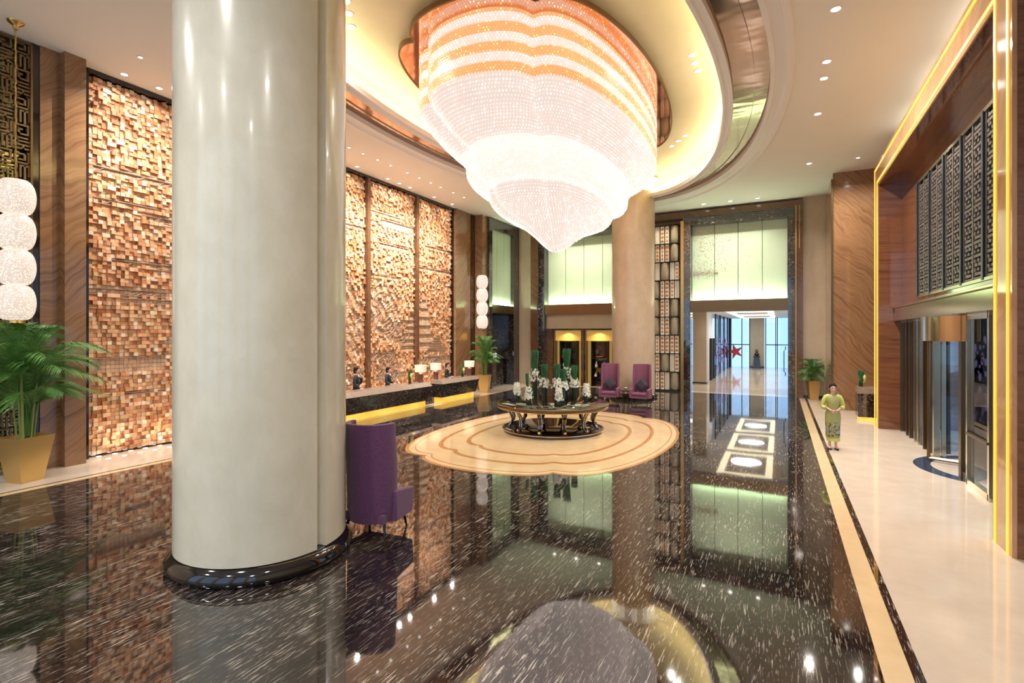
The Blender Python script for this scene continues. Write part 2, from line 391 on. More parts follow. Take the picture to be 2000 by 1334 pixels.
# ------------------------------------------------------------------ entrance portal
PX=2.75
def frame_rect(name,x0,x1,y0,y1,z1,wd_,m):   # an upside-down U in the plane x
    q=MB().box((x0,y0,0),(x1,y0+wd_,z1)); q.box((x0,y1-wd_,0),(x1,y1,z1)); q.box((x0,y0+wd_,z1-wd_),(x1,y1-wd_,z1)); return st(q.build(name,m))
y0,y1=9.15,20.42
frame_rect('wall_right',PX,3.4,y0,y1,8.42,.70,'portal_gold')
for a,nm in ((.10,'trim_32'),(.56,'trim_33')):
    q=MB().box((PX-.012,y0+a,0),(PX,y0+a+.07,8.42-a)); q.box((PX-.012,y1-a-.07,0),(PX,y1-a,8.42-a)); q.box((PX-.012,y0+a+.07,8.42-a-.07),(PX,y1-a-.07,8.42-a))
    st(q.build(nm,'gold_glow'))
sbx('wall_right',(2.80,y0-.012,0),(5.0,y0,8.42),'wood_red')
sbx('wall_right',(2.80,y1,0),(5.0,y1+.012,8.42),'wood_red')
yi0,yi1=y0+.7,y1-.7
sbx('wall_right',(PX+.02,yi1-.02,0),(3.42,yi1,7.72),'wood_red')
sbx('wall_right',(PX+.02,yi0,0),(3.42,yi0+.02,7.72),'wood_red')
sbx('ceiling',(PX+.02,yi0,7.70),(3.42,yi1,7.72),'wood_red')
# niche back wall around the lattice window and the door opening
XN=3.36
q=MB(); q.box((XN,yi0,7.14),(XN+.2,yi1,7.72)); q.box((XN,yi0,3.78),(XN+.2,yi1,4.0)); q.box((XN,17.62,4.0),(XN+.2,yi1,7.14)); q.box((XN,yi0,4.0),(XN+.2,11.0,7.14))
st(q.build('wall_right','wood_red'))
# lattice window
win=sempty('window_1')
q=MB(); q.box((XN-.03,11.0,7.08),(XN+.1,17.62,7.16)); q.box((XN-.03,11.0,3.98),(XN+.1,17.62,4.04)); q.build('window_frame','champagne',win)
q=MB()
for y in (17.55,16.3,15.05,13.75,12.45,11.05):
    q.box((XN-.04,y-.05,4.0),(XN+.1,y+.05,7.12))
q.build('mullion','mullion_blue',win)
q=MB()
cell=.088
for k,(ya,yb) in enumerate(((16.38,17.46),(15.13,16.21),(13.83,14.94),(12.52,13.64),(11.15,12.35))):
    for h in range(2):
        a=ya+h*(yb-ya)/2+.03; b=ya+(h+1)*(yb-ya)/2-.03; nc=5
        w=(b-a)/nc
        q.box((XN-.01,a-.03,4.04),(XN+.03,a,7.08)); q.box((XN-.01,b,4.04),(XN+.03,b+.03,7.08))
        nz=int(3.04/cell)
        for i in range(nz):
            z=4.04+i*cell
            for j in range(nc):
                if (i%8 in (0,1) and j in (1,2,3)) or ((i+j)%2==0) or i%8==5:
                    q.box((XN,a+j*w,z),(XN+.03,a+j*w+w*.96,z+cell*.62))
                elif j%2==0: q.box((XN,a+j*w,z),(XN+.03,a+j*w+w*.35,z+cell))
q.build('lattice_panel','lattice',win)
bx('pane',(XN+.07,11.0,4.0),(XN+.08,17.6,7.12),'pane',win)
# door header and glazed entrance
hd=tag(MB().box((3.16,10.3,3.40),(3.355,19.68,3.78)).box((3.10,10.3,3.78),(3.355,19.68,3.84)).build('door_header','champagne',bevel=.01),'wide polished champagne metal header over the glass entrance doors','door header')
door=sempty('door_1')
def postb(y,w,x0=3.3,x1=3.42,z1=3.4,m='dark_gold',nm='door_frame'): return bx(nm,(x0,y-w/2,0),(x1,y+w/2,z1),m,door)
for y in (19.55,18.75,18.35,17.75,17.3,16.75,16.3): postb(y,.07,m='dark_gold' if R.random()<.5 else 'champagne')
postb(15.75,.13,m='champagne'); postb(13.68,.16,m='dark_gold'); postb(13.25,.09,m='champagne'); postb(12.05,.09,m='champagne'); postb(11.0,.09,m='champagne')
bx('door_frame',(3.3,12.05,0),(3.42,13.25,.12),'champagne',door); bx('door_frame',(3.3,12.05,3.28),(3.42,13.25,3.4),'champagne',door)
bx('door_frame',(3.32,13.3,0),(3.44,13.6,.18),'dark_gold',door)
bx('door_frame',(3.28,12.06,1.0),(3.34,13.24,1.05),'dark_gold',door)
for a,b in ((16.3,19.55),(12.1,13.2),(11.0,12.0)): bx('glass_pane',(3.355,a,.05),(3.365,b,3.35),'pane',door)
# revolving door drum
RC=(4.35,14.65); RR=1.45
rv=thing('revolving_door','glass revolving door with champagne metal frame and curved fascia in the entrance','revolving door',(RC[0],RC[1],0))
def arc(r,a0,a1,n=20): return [(r*math.cos(math.radians(a0+(a1-a0)*i/n)),r*math.sin(math.radians(a0+(a1-a0)*i/n))) for i in range(n+1)]
def curved(r0,r1,a0,a1,z0,z1): 
    o=arc(r1,a0,a1); i=arc(r0,a0,a1)[::-1]; return MB().prism(o+i,z0,z1)
curved(RR-.04,RR,0,360,2.84,3.38).build('fascia','fascia',rv,True)
curved(RR,RR+.03,100,230,2.84,3.38).build('outer_band','champagne',rv,True)
curved(RR-.02,RR,60,125,.08,2.84).build('curved_glass','pane',rv,True); curved(RR-.02,RR,235,300,.08,2.84).build('curved_glass','pane',rv,True)
for a in (60,125,235,300):
    x,y=RR*math.cos(math.radians(a)),RR*math.sin(math.radians(a)); MB().box((x-.04,y-.04,0),(x+.04,y+.04,2.84)).build('post','champagne',rv)
MB().tube([(0,0,0),(0,0,2.84)],.05,12).build('centre_post','dark_gold',rv)
for k in range(3):
    a=math.radians(35+120*k); c,s=math.cos(a),math.sin(a)
    wq=MB().poly([(0.05*c,.05*s,.1),(1.36*c,1.36*s,.1),(1.36*c,1.36*s,2.75),(.05*c,.05*s,2.75)]).build('wing_glass','pane',rv)
    MB().tube([(1.37*c,1.37*s,.03),(1.37*c,1.37*s,2.8)],.035,4).build('wing_stile','dark_gold',rv)
    MB().tube([(.05*c,.05*s,.08),(1.36*c,1.36*s,.08)],.035,4).build('wing_rail','dark_gold',rv)
MB().lathe([(RR+.1,2.841),(RR+.1,3.39)],n=24).build('drum_ceiling','fascia',rv) if False else None
# floor ring and scroll inlay
sbx('floor',(3.36,9.2,-.02),(5.9,20.3,.0045),'beige_floor')
tag(MB().loft([[(RC[0]+r*math.cos(2*PI*j/64),RC[1]+r*math.sin(2*PI*j/64),z) for j in range(64)] for r,z in ((1.62,.0045),(1.62,.007),(1.30,.007),(1.30,.0045))],False).build('floor_ring','ring_blue'),'dark blue granite ring inlaid in the floor round the revolving door','floor inlay')
q=MB()
for k in range(4):
    a0=k*PI/2+.4; pts=[]
    for i in range(26):
        t=i/25; a=t*2*PI*1.1; r=.42*(1-t*.6); pts.append((RC[0]+.55*math.cos(a0)+r*math.cos(a+a0),RC[1]+.55*math.sin(a0)+r*math.sin(a+a0),.008))
    q.tube(pts,.03,4)
tag(q.build('floor_scroll','ring_blue'),'blue scroll inlay on the floor inside the revolving door','floor inlay')
# outdoors beyond the entrance
sbx('ground_outside',(5.9,-10,-.3),(24,40,-.02),'grey_out'); sbx('wall_outside',(14.0,5,0),(14.4,40,1.4),'grey_out')


# ------------------------------------------------------------------ ceiling with the oval coffer
CX,CY=-5.7,13.6
NE=128
def ell(a,b,z): return [(CX+a*math.cos(2*PI*j/NE),CY+b*math.sin(2*PI*j/NE),z) for j in range(NE)]
def rect_ring(x0,x1,y0,y1,z,a,b):
    out=[]
    for j in range(NE):
        c,s=a*math.cos(2*PI*j/NE),b*math.sin(2*PI*j/NE)
        tx=((x1-CX)/c if c>0 else (x0-CX)/c) if abs(c)>1e-6 else 1e9; ty=((y1-CY)/s if s>0 else (y0-CY)/s) if abs(s)>1e-6 else 1e9
        t=min(tx,ty); out.append([CX+c*t,CY+s*t,z])
    for X,Y in ((x0,y0),(x1,y0),(x0,y1),(x1,y1)):
        k=min(range(NE),key=lambda j:(out[j][0]-X)**2+(out[j][1]-Y)**2); out[k]=[X,Y,z]
    return out
A0=(6.05,12.35)
st(MB().loft([ell(*A0,H),rect_ring(-15.2,5.3,-7,27.9,H,*A0)],False).build('ceiling','plaster'))
def rings(name,spec,m): return st(MB().loft([ell(*s) for s in spec],False).build(name,m,smooth=True))
rings('trim_34',[(6.05,12.35,H),(6.0,12.3,H-.05),(5.85,12.1,H-.05),(5.83,12.0,H+.02),(5.62,11.6,H+.02),(5.6,11.5,H-.02),(5.50,11.2,H-.02),(5.50,11.2,H+.20)],'moulding')
rings('trim_35',[(5.52,11.22,H+.13),(4.58,10.55,H+.13)],'bronze')
rings('trim_36',[(4.62,10.62,H+.20),(4.62,10.62,H-.02),(4.54,10.52,H-.02),(4.52,10.50,H+.03),(4.44,10.42,H+.03),(4.42,10.40,H+.0),(4.35,10.32,H+.0),(4.33,10.30,H+.14),(5.2,11.0,H+.14)],'moulding')
rings('ceiling',[(5.15,10.98,H+.1),(5.15,10.98,9.95),(4.9,10.7,10.3)],'dome')
st(MB().poly(ell(4.9,10.7,10.3)).build('ceiling','dome'))
tag(MB().loft([ell(4.72,10.62,H+.15),ell(4.72,10.62,H+.2),ell(4.62,10.52,H+.2)],False).build('cove_light_strip','led_yellow'),'yellow light strip hidden in the cove round the oval ceiling dome','light strip')

# ------------------------------------------------------------------ columns
def column(c,r,m,z0,z1,grooves):
    n=180; pts=[]
    for j in range(n):
        a=360*j/n; rr=r
        for g0 in grooves:
            d=abs((a-g0+180)%360-180)
            if d<3.1: rr=r-.09
        pts.append((c[0]+rr*math.cos(math.radians(a)),c[1]+rr*math.sin(math.radians(a))))
    return MB().prism(pts,z0,z1).build('column',m,smooth=True)
C1=(-6.35,4.70); C2=(-6.22,24.35)
gaz=2.7
co=st(column(C1,1.075,'column',.22,9.75,(gaz,gaz+180)))
(MB().lathe([(1.13,0),(1.17,.05),(1.17,.10),(1.10,.19),(1.02,.235),(.9,.24)],C1,64).build('base_ring','black',co,smooth=True))
co=st(column(C2,1.0,'column_warm',.22,9.62,(gaz,gaz+180)))
(MB().lathe([(1.08,0),(1.12,.05),(1.12,.10),(1.05,.19),(1.0,.235),(.9,.24)],C2,64).build('base_ring','black',co,smooth=True))
for c,who in ((C1,'near'),(C2,'far')):
    t=thing('column_capital','white ribbed capital with lit slots on top of the %s column'%who,'capital',(c[0],c[1],9.62 if who=='far' else 9.75))
    MB().lathe([(.86,0),(.86,.66)],n=40).build('drum','moulding',t,True)
    for k in range(10):
        a=2*PI*k/10; MB().box((.90*math.cos(a)-.1,.90*math.sin(a)-.1,.03),(.90*math.cos(a)+.1,.90*math.sin(a)+.1,.62)).build('light_slot',M['slot'],t)
    MB().lathe([(1.25,.56 if who=='far' else .42),(1.25,.60 if who=='far' else .46)],n=48).build('disc','moulding',t,True)

# ------------------------------------------------------------------ block mosaic panels
def inside(y,z,pidx):
    # carved flat areas of the relief: cloud bands, a great blossom, a tiered roof and a peak
    for (a,b,z0,z1) in BANDS[pidx]:
        if a<y<b and z0<z<z1: return True
    for (cy,cz,r1,r2) in DISCS[pidx]:
        if ((y-cy)/r1)**2+((z-cz)/r2)**2<1 and (int(y*9)+int(z*7))%4: return True
    for (cy,z0,z1,w) in PEAKS[pidx]:
        if z0<z<z1 and abs(y-cy)<w*(z1-z)/(z1-z0)*(1 if int((z-z0)*2.5)%2 else .8)+.05: return True
    return False
BANDS=[[(0,3.1,6.95,7.1),(1.9,3.1,6.7,6.95),(0,1.6,6.2,6.33),(1.2,2.4,5.9,6.1),(.4,3.1,4.7,4.85),(0,1.8,3.98,4.12),(.7,3.1,3.78,3.9),(0,1.7,1.95,2.4),(0,3.1,1.45,1.5)],
 [(0,3.1,6.4,6.8),(.5,3.1,3.1,3.4)],[(0,3.1,7.1,7.25),(0,2.2,5.0,5.15)],
 [(0,2,7.9,8.05),(.8,3.1,7.5,7.8),(.6,2.6,6.6,6.8),(0,1.7,5.3,5.45),(0,1.6,1.9,2.2),(.3,2.3,1.0,1.3)],
 [(.5,3.1,7.0,7.15),(0,3.1,5.9,6.1),(.3,3.1,1.6,1.9),(.2,2,1.2,1.4)]]
DISCS=[[(2.9,2.65,1.2,.85),(2.9,3.7,.6,.5)],[(1.5,2.6,1.2,.9)],[(1.4,3.4,1.4,1.6),(2,1.3,.8,.5)],[(.9,4.0,1.0,1.1),(1.7,3.1,.9,.5),(1.1,1.6,.9,.7)],[(1.5,1.5,.5,.4)]]
PEAKS=[[],[],[],[(2.9,2.2,4.2,1.3)],[(.5,2.2,5.0,.9),(1.5,2.1,2.9,.8)]]
pal=[(.70,.36,.18),(.78,.46,.26),(.84,.56,.36),(.58,.26,.12),(.74,.40,.20),(.88,.72,.54),(.66,.30,.13),(.80,.52,.28)]
flatpal=[(.66,.44,.29),(.72,.52,.37),(.58,.38,.25),(.76,.48,.30)]
for pi in range(5):
    ya=[6.14,9.36,12.48,15.60,18.72][pi]; yb=[9.16,12.28,15.40,18.52,21.44][pi]
    nb=31; w=(yb-ya)/nb; nz=93; hz_=(H-.12-.06)/nz; q=MB()
    for i in range(nb):
        for k in range(nz):
            y=ya+w*i; z=.06+hz_*k; fl=inside(y-ya,z,pi)
            if fl: d=.05+R.uniform(0,.012); c=R.choice(flatpal)
            else: d=R.choice((.035,.05,.075,.10,.13))+R.uniform(0,.02); c=R.choice(pal)
            f=R.uniform(.85,1.12); c=tuple(min(1,v*f) for v in c)
            q.box((-14.85,y+.003,z+.003),(-14.80+d-.02,y+w-.003,z+hz_-.003),c)
    t=thing('mosaic_panel','tall relief panel of wooden blocks, %s'%['beside the potted palm, carved with a great blossom','hidden mostly behind the cream column, second along','partly behind the cream column, above the first receptionist','between the two slim brown strips, above the reception desk','beside the veined brown pilaster, carved with a pagoda roof'][pi],'relief panel',(0,0,0),0,'wooden block relief panels')
    q.build('block_field','blocks',t)
    # carved outlines
    q=MB(); X=-14.735
    for (a,b,z0,z1) in BANDS[pi]:
        b=min(b,yb-ya)
        for z in (z0,z1): q.box((X-.03,ya+a,z-.012),(X+.012,ya+b,z+.012))
        for _ in range(int((b-a)*3)):
            yy=ya+a+R.random()*(b-a-.2); q.tube([(X,yy,z0+.02),(X,yy+.12,(z0+z1)/2),(X,yy+.2,z1-.02)],.01,4)
    for (cy,cz,r1,r2) in DISCS[pi]:
        for s in (1,.72,.4):
            pts=[(X,min(max(ya+cy+r1*s*math.cos(t*PI/16),ya+.01),yb-.01),cz+r2*s*math.sin(t*PI/16)) for t in range(33)]; q.tube(pts,.013,4)
        for k in range(16):
            a=k*2*PI/16; p=[(X,min(max(ya+cy+r1*s*math.cos(a+.25*(s-.4)),ya+.01),yb-.01),cz+r2*s*math.sin(a+.25*(s-.4))) for s in (.12,.4,.7,.95)]; q.tube(p,.011,4)
    for (cy,z0,z1,wd2) in PEAKS[pi]:
        for k in range(7):
            z=z0+(z1-z0)*k/7; ww=wd2*(1-k/7)+.08
            q.box((X-.03,max(ya,ya+cy-ww),z-.02),(X+.015,min(yb,ya+cy+ww),z+.02))
    q.build('carved_lines',mat('dark_carved_wood',(.34,.22,.15),.6),t)

# fretwork screens
def fret(y0_,y1_,z0,z1,x,cellw,label):
    t=thing('fret_screen',label,'screen',(0,0,0)); q=MB(); th=.035; rr=random.Random(3)
    ny=max(2,int((y1_-y0_)/cellw)); w=(y1_-y0_)/ny; nz=int((z1-z0)/w); h=(z1-z0)/nz
    for i in range(ny):
        for k in range(nz):
            a,b=y0_+i*w,z0+k*h; v=(i*2+k*3)%4
            def H_(u0,u1,v0): q.box((x-.05,a+u0*w,b+v0*h),(x,a+u1*w,b+v0*h+th))
            def V_(u0,v0,v1): q.box((x-.05,a+u0*w,b+v0*h),(x,a+u0*w+th,b+v1*h))
            if v==0: H_(0,1,.1);V_(.1,.1,.8);H_(.1,.7,.75);V_(.65,.35,.8);H_(.35,.7,.35);V_(.88,0,1)
            elif v==1: V_(.15,0,1);V_(.4,.1,.9);V_(.65,0,1);H_(.4,1,.9);V_(.9,.2,.9)
            elif v==2: H_(.1,1,.85);V_(.85,.2,.85);H_(.3,.85,.2);V_(.3,.2,.6);H_(.3,.6,.55);V_(.05,0,1)
            else: H_(0,1,.15);H_(0,1,.42);H_(.2,1,.68);V_(.2,.68,1);V_(.55,.15,.42);H_(0,.9,.92)
    q.build('fretwork','screen_metal',t)
    q=MB(); 
    for yy in (y0_-.03,y1_): q.box((x-.08,yy,z0),(x+.03,yy+.04,z1))
    q.box((x-.08,y0_,z1-.04),(x+.03,y1_,z1)); q.build('frame','dark_gold',t)
fret(2.1,4.98,.12,H-.05,-14.45,.27,'large bronze fretwork wall screen behind the near hanging lamp')
fret(23.0,23.32,.12,H-.05,-14.5,.16,'slim bronze fretwork wall screen behind the far hanging lamp')

# ------------------------------------------------------------------ downlights
def downlight(x,y,z,label,group,power,r=.085,m='led_cool',spread=150,col=(1,.93,.83),rot=(0,0,0)):
    t=thing('downlight',label,'downlight',(x,y,z),0,group)
    MB().lathe([(r+.03,0),(r+.03,-.012),(r,-.012),(r,-.002)],n=20,cap=False).build('ring','moulding',t,True)
    MB().lathe([(r,-.004),(r*.5,-.003)],n=20).build('lens',m,t)
    lamp('downlight_lamp',(x,y,z-.06),power,r*1.9,col,rot,spread=spread)
G1='round downlights in a row beside the entrance portal'
for i,y in enumerate((11.78,13.96,14.84,17.15,22.0)):
    downlight(.97,y,H,'bright round downlight in the plain ceiling near the portal, %s of five'%ORD[i],G1,DOWN_POWER)
downlight(2.5,22.1,H,'small faint downlight in the ceiling corner above the veined brown wall',None,DOWN_POWER*.5,.06)
for i,x in enumerate((-3.3,-2.1,-.92)):
    downlight(x,26.5,H,'small downlight above the doorway frame, %s of three'%['leftmost','middle','rightmost'][i],'downlights above the doorway frame',60,.09,spread=120)
for i,x in enumerate((-11.2,-9.9,-8.6)):
    downlight(x,26.5,H,'small downlight above the display niches, partly behind the chandelier, %s of three'%['leftmost','middle','rightmost'][i],'downlights above the display niches',60,.09,spread=120)
for i,(x,y) in enumerate(((-2.02,14.04),(-2.02,14.49),(-2.01,14.95))):
    downlight(x,y,10.3,'dome downlight right of the chandelier, %s in the close row of three'%ORD[i],'close row of three dome downlights',DOME_POWER)
for i,(x,y) in enumerate(((-3.09,19.63),(-3.4,20.04),(-3.72,20.46))):
    downlight(x,y,10.3,'dome downlight between chandelier and far column, %s of the slanting three'%ORD[i],'slanting row of three dome downlights',DOME_POWER)
for i,(x,y) in enumerate(((-8.43,8.24),(-8.7,8.58),(-9.02,8.98))):
    downlight(x,y,10.3,'dome downlight beside the near cream column top, %s of the three'%ORD[i],'dome downlights by the near column',DOME_POWER)
G2='small ceiling spots in the outer row above reception'
for i,y in enumerate((6.43,7.7,12.85,13.5,14.24,14.95,15.92,16.67,17.45,18.16,19.11,20.0)):
    downlight(-13.0,y,H,'small recessed ceiling spot, outer row above reception, %s from the palm end'%ORD[i],G2,82,.045,spread=110,col=(1,.94,.87),rot=(0,.2,0))
G3='bright wall washers beside the block relief wall'
for i,y in enumerate((6.67,7.46,8.6,10.2,11.8,13.3,14.44,16.16,16.88,17.57,19.32,20.78)):
    downlight(-14.2,y,H,'bright wall washer close to the block relief wall, %s from the palm end'%ORD[i],G3,WASH_POWER,.07,spread=150,col=(1,.94,.86))
for i,y in enumerate((6.37,6.71,7.06,7.4,7.75)):
    for x,nm in ((-14.72,'row touching the relief wall'),(-14.28,'outer row')):
        t=tag(MB().lathe([(.05,0),(.05,.006),(.03,.008)],n=12).build('floor_uplight','led_cool',loc=(x,y,.004)),'tiny white floor uplight at block wall, %s, %s the palm'%(nm,['nearest','second from','third from','fourth from','fifth from'][i]),'floor light','floor uplights at the block wall')
for y in (6.7,7.75,9,10.4,12,13.5,15,16.5,18,19.5,20.8): lamp('uplight_lamp',(-14.45,y,.05),5,.12,(1,.88,.74),(PI,0,0),140)
# unseen lamps added behind the camera as general fill for the lobby
for x in (-11,-5.5,.8):
    for y in (-4.5,0,):
        lamp('rear_fill_lamp',(x,y,H-.05),220,.6,(1,.95,.88))

# ------------------------------------------------------------------ chandelier
CC=(-6.2,14.75)
ch=thing('chandelier','enormous tiered crystal chandelier with amber bands hanging from the oval dome','chandelier',(0,0,0))
OUT=lobes(0,0,.785,64,2,1.10)
def ringpts(s,z,out=OUT): 
    # lower tiers get rounder
    r=[]
    for x,y in out: r.append((CC[0]+x*s,CC[1]+y*s,z))
    return r
def tier(name,prof,mb,mbead,off=.03,pz=.062,ps=.075,bh=.026,br=.02):
    MB().loft([ringpts(s,z) for s,z in prof],False).build(name,mb,ch,True)
    # bead curtain following the tier
    q=MB()
    for (s0,z0),(s1,z1) in zip(prof,prof[1:]):
        L=math.hypot((s1-s0)*3.4,z1-z0); nr=max(1,int(L/pz))
        for i in range(nr):
            t=(i+.5)/nr; s=s0+(s1-s0)*t; z=z0+(z1-z0)*t; pts=ringpts(s,z); acc=0; ph=(i%2)*ps*.5*s
            for j in range(len(pts)):
                p=Vector(pts[j]); r=Vector(pts[(j+1)%len(pts)]); d=r-p; l=d.length
                if l<1e-6: continue
                nrm=Vector((d.y,-d.x,0)).normalized()
                while ph<l:
                    c=p+d*(ph/l)+nrm*off+Vector((0,0,-.01)); k=len(q.v); x,y,zz=c; u=d/l*br; w=nrm*br
                    q.v+=[(x,y,zz+bh),(x+u.x,y+u.y,zz),(x+w.x,y+w.y,zz),(x-u.x,y-u.y,zz),(x,y,zz-bh)]
                    q.f+=[(k,k+1,k+2),(k,k+2,k+3),(k+4,k+2,k+1),(k+4,k+3,k+2),(k,k+3,k+1),(k+4,k+1,k+3)]; q.c+=[None]*6
                    ph+=ps
                ph-=l
    o=q.build('crystal_beads',mbead,bpy.data.objects[name] if name in bpy.data.objects else ch); o['kind']='stuff'
tier('crystal_drum',[(1.0,10.05),(1.0,8.66),(.985,8.58)],'cr_amber_b','cr_amber')
tier('upper_bowl',[(.985,8.58),(.95,8.42),(.90,8.24),(.84,8.06),(.78,7.92),(.715,7.82)],'cr_clear_b','cr_clear')
tier('middle_drum',[(.735,7.86),(.735,7.74),(.70,7.70),(.69,7.30),(.66,7.14),(.62,7.04),(.55,7.02)],'cr_bright_b','cr_clear')
tier('lower_bowl',[(.55,7.04),(.54,6.86),(.51,6.66),(.45,6.48),(.37,6.35),(.29,6.24)],'cr_clear_b','cr_clear')
tier('bottom_cone',[(.29,6.24),(.235,6.12),(.17,5.95),(.11,5.76),(.065,5.64),(.03,5.58),(.004,5.56)],'cr_clear_b','cr_clear')
cp=lobes(*CC,.93,64,1,1.20)
MB().loft([[(x,y,10.06) for x,y in cp],[(x,y,10.14) for x,y in cp]]).build('ceiling_plate','copper',ch)
q=MB(); q.loft([[(x,y,10.03) for x,y in cp],[(x,y,10.15) for x,y in cp],[(CC[0]+(x-CC[0])*1.008,CC[1]+(y-CC[1])*1.008,10.15) for x,y in cp],[(CC[0]+(x-CC[0])*1.008,CC[1]+(y-CC[1])*1.008,10.03) for x,y in cp],[(x,y,10.03) for x,y in cp]],False).build('plate_rim','dark_gold',ch)

# ------------------------------------------------------------------ pendant globe strings
M['globe']=mat('beaded_glass_globe',(.25,.22,.2),.3,emit=(1,.82,.68),es=1.0); n=N(M['globe'])
v=n.n('ShaderNodeTexVoronoi'); v.inputs['Scale'].default_value=34; n.l(n.co(),v.inputs['Vector'])
n.l(n.ramp(v.outputs['Distance'],[(.05,(1.7,1.7,1.7)),(.45,(.62,.62,.62))]),n.b.inputs['Emission Strength'])
pd=thing('pendant_lamp','large string of four beaded glass globes hanging beside the near palm','hanging lamp',(-13.77,4.52,0),0,'globe pendant strings')
MB().lathe([(.14,H),(.13,H-.03),(.05,H-.09),(.035,H-.16)],n=20).build('canopy','gold_metal',pd,True)
q=MB()
zc=H-.16
while zc>6.22:
    q.tube([(0,0,zc),(.007*math.sin(zc*40),.007*math.cos(zc*40),zc-.05),(0,0,zc-.1)],.014,6); zc-=.1
q.build('chain','gold_metal',pd)
zt=6.14
for k in range(4):
    c=zt-.36-k*.715; prof=[]
    for i in range(15):
        a=-PI/2+PI*i/14; prof.append((.13+.185*max(0,math.cos(a))**.8,c+.355*math.sin(a)))
    MB().lathe(prof,n=32).build('globe','globe',pd,True)
MB().lathe([(.13,3.28),(.14,3.22),(.03,3.05)],n=20).build('end_cap','gold_metal',pd,True)
dup(pd,(-14.12,23.5,0),0,'distant string of four beaded glass globes hanging beside the far green bay','globe pendant strings')

# ------------------------------------------------------------------ palms
def palm(loc,hpot,wt,wb,hh,spread,nf,label,seed,rz=0,bound=None):
    r=random.Random(seed); t=thing('potted_palm',label,'potted plant',loc,rz)
    a,b=wb/2,wt/2; sq=lambda s,z:[(-s,-s,z),(s,-s,z),(s,s,z),(-s,s,z)]
    pot=MB().loft([sq(a,0),sq(b,hpot),sq(b-.03,hpot),sq(b-.035,hpot-.05)]).build('pot','pot_gold',t)
    q=MB()
    for _ in range(14):
        x,y=r.uniform(-.5,.5)*wb,r.uniform(-.5,.5)*wb; q.tube([(x*.6,y*.6,hpot-.06),(x*.9,y*.9,hpot+(hh-hpot)*.25),(x*1.3,y*1.3,hpot+(hh-hpot)*.5)],[.018,.014,.01],5)
    q.build('stems','stem',t)
    for i in range(nf):
        az=2*PI*i*.381966+r.uniform(-.2,.2); rad=spread*r.uniform(.5,1.1); top=hh*r.uniform(.58,1.0)
        if i%5==4: rad*=.4; top=hh
        base=Vector((r.uniform(-.2,.2)*wb,r.uniform(-.2,.2)*wb,hpot)); K_=16; pts=[]
        for k in range(K_):
            u=k/(K_-1); rr=rad*(.12*u+.88*max(0,u-.28)**1.35/.64); z=hpot+(top-hpot)*min(1,1.55*u-.60*u*u)-max(0,u-.6)**1.6*1.7*rad
            p=Vector((base.x+rr*math.cos(az),base.y+rr*math.sin(az),z)); pts.append(p)
        q=MB().tube(pts,[.012*(1-.75*k/(K_-1)) for k in range(K_)],5)
        side=Vector((-math.sin(az),math.cos(az),0)); nl=46
        for k in range(nl):
            u=(.36+.64*k/nl)*(K_-1); i0=min(int(u),K_-2); p=pts[i0].lerp(pts[i0+1],u-i0); d=(pts[i0+1]-pts[i0]).normalized()
            ll=.40*spread**.5*(hh/3)**.5*math.sin((k+5)/(nl+6)*PI)**.5
            for sg in (-1,1):
                e=p+side*sg*ll*.62+d*ll*.72+Vector((0,0,-ll*.30+r.uniform(-.04,.03))); m=p.lerp(e,.5)+Vector((0,0,ll*.10)); wv=(side*.3+d*.7)*.009
                q.poly([p-wv*.5,m-wv,m+wv,p+wv*.5]); q.poly([m-wv,e,m+wv])
        if bound:
            R3=math.cos(rz),math.sin(rz)
            def cl(v):
                X=loc[0]+v[0]*R3[0]-v[1]*R3[1]; Y_=loc[1]+v[0]*R3[1]+v[1]*R3[0]
                X=min(max(X,bound[0]),bound[1]); Y_=min(max(Y_,bound[2]),bound[3]); X-=loc[0]; Y_-=loc[1]
                return (X*R3[0]+Y_*R3[1],-X*R3[1]+Y_*R3[0],v[2])
            q.v=[cl(v) for v in q.v]
        q.build('frond','leaf',t)
palm((-13.62,4.62,.004),.92,.66,.40,3.45,1.35,64,'big leafy palm in a tapered gold pot beside the near brown pilaster',5,.25,(-14.3,0,0,30))
palm((-13.35,22.45,.004),.9,.62,.38,3.1,.95,34,'leafy palm in a tapered gold pot at the end of the reception desks',9,.3,(-14.4,0,0,30))
palm((1.35,27.0,.004),.86,.48,.34,2.0,.9,30,'short palm in a gold pot against the beige wall by the doorway',12,.2,(.3,1.78,0,27.22))

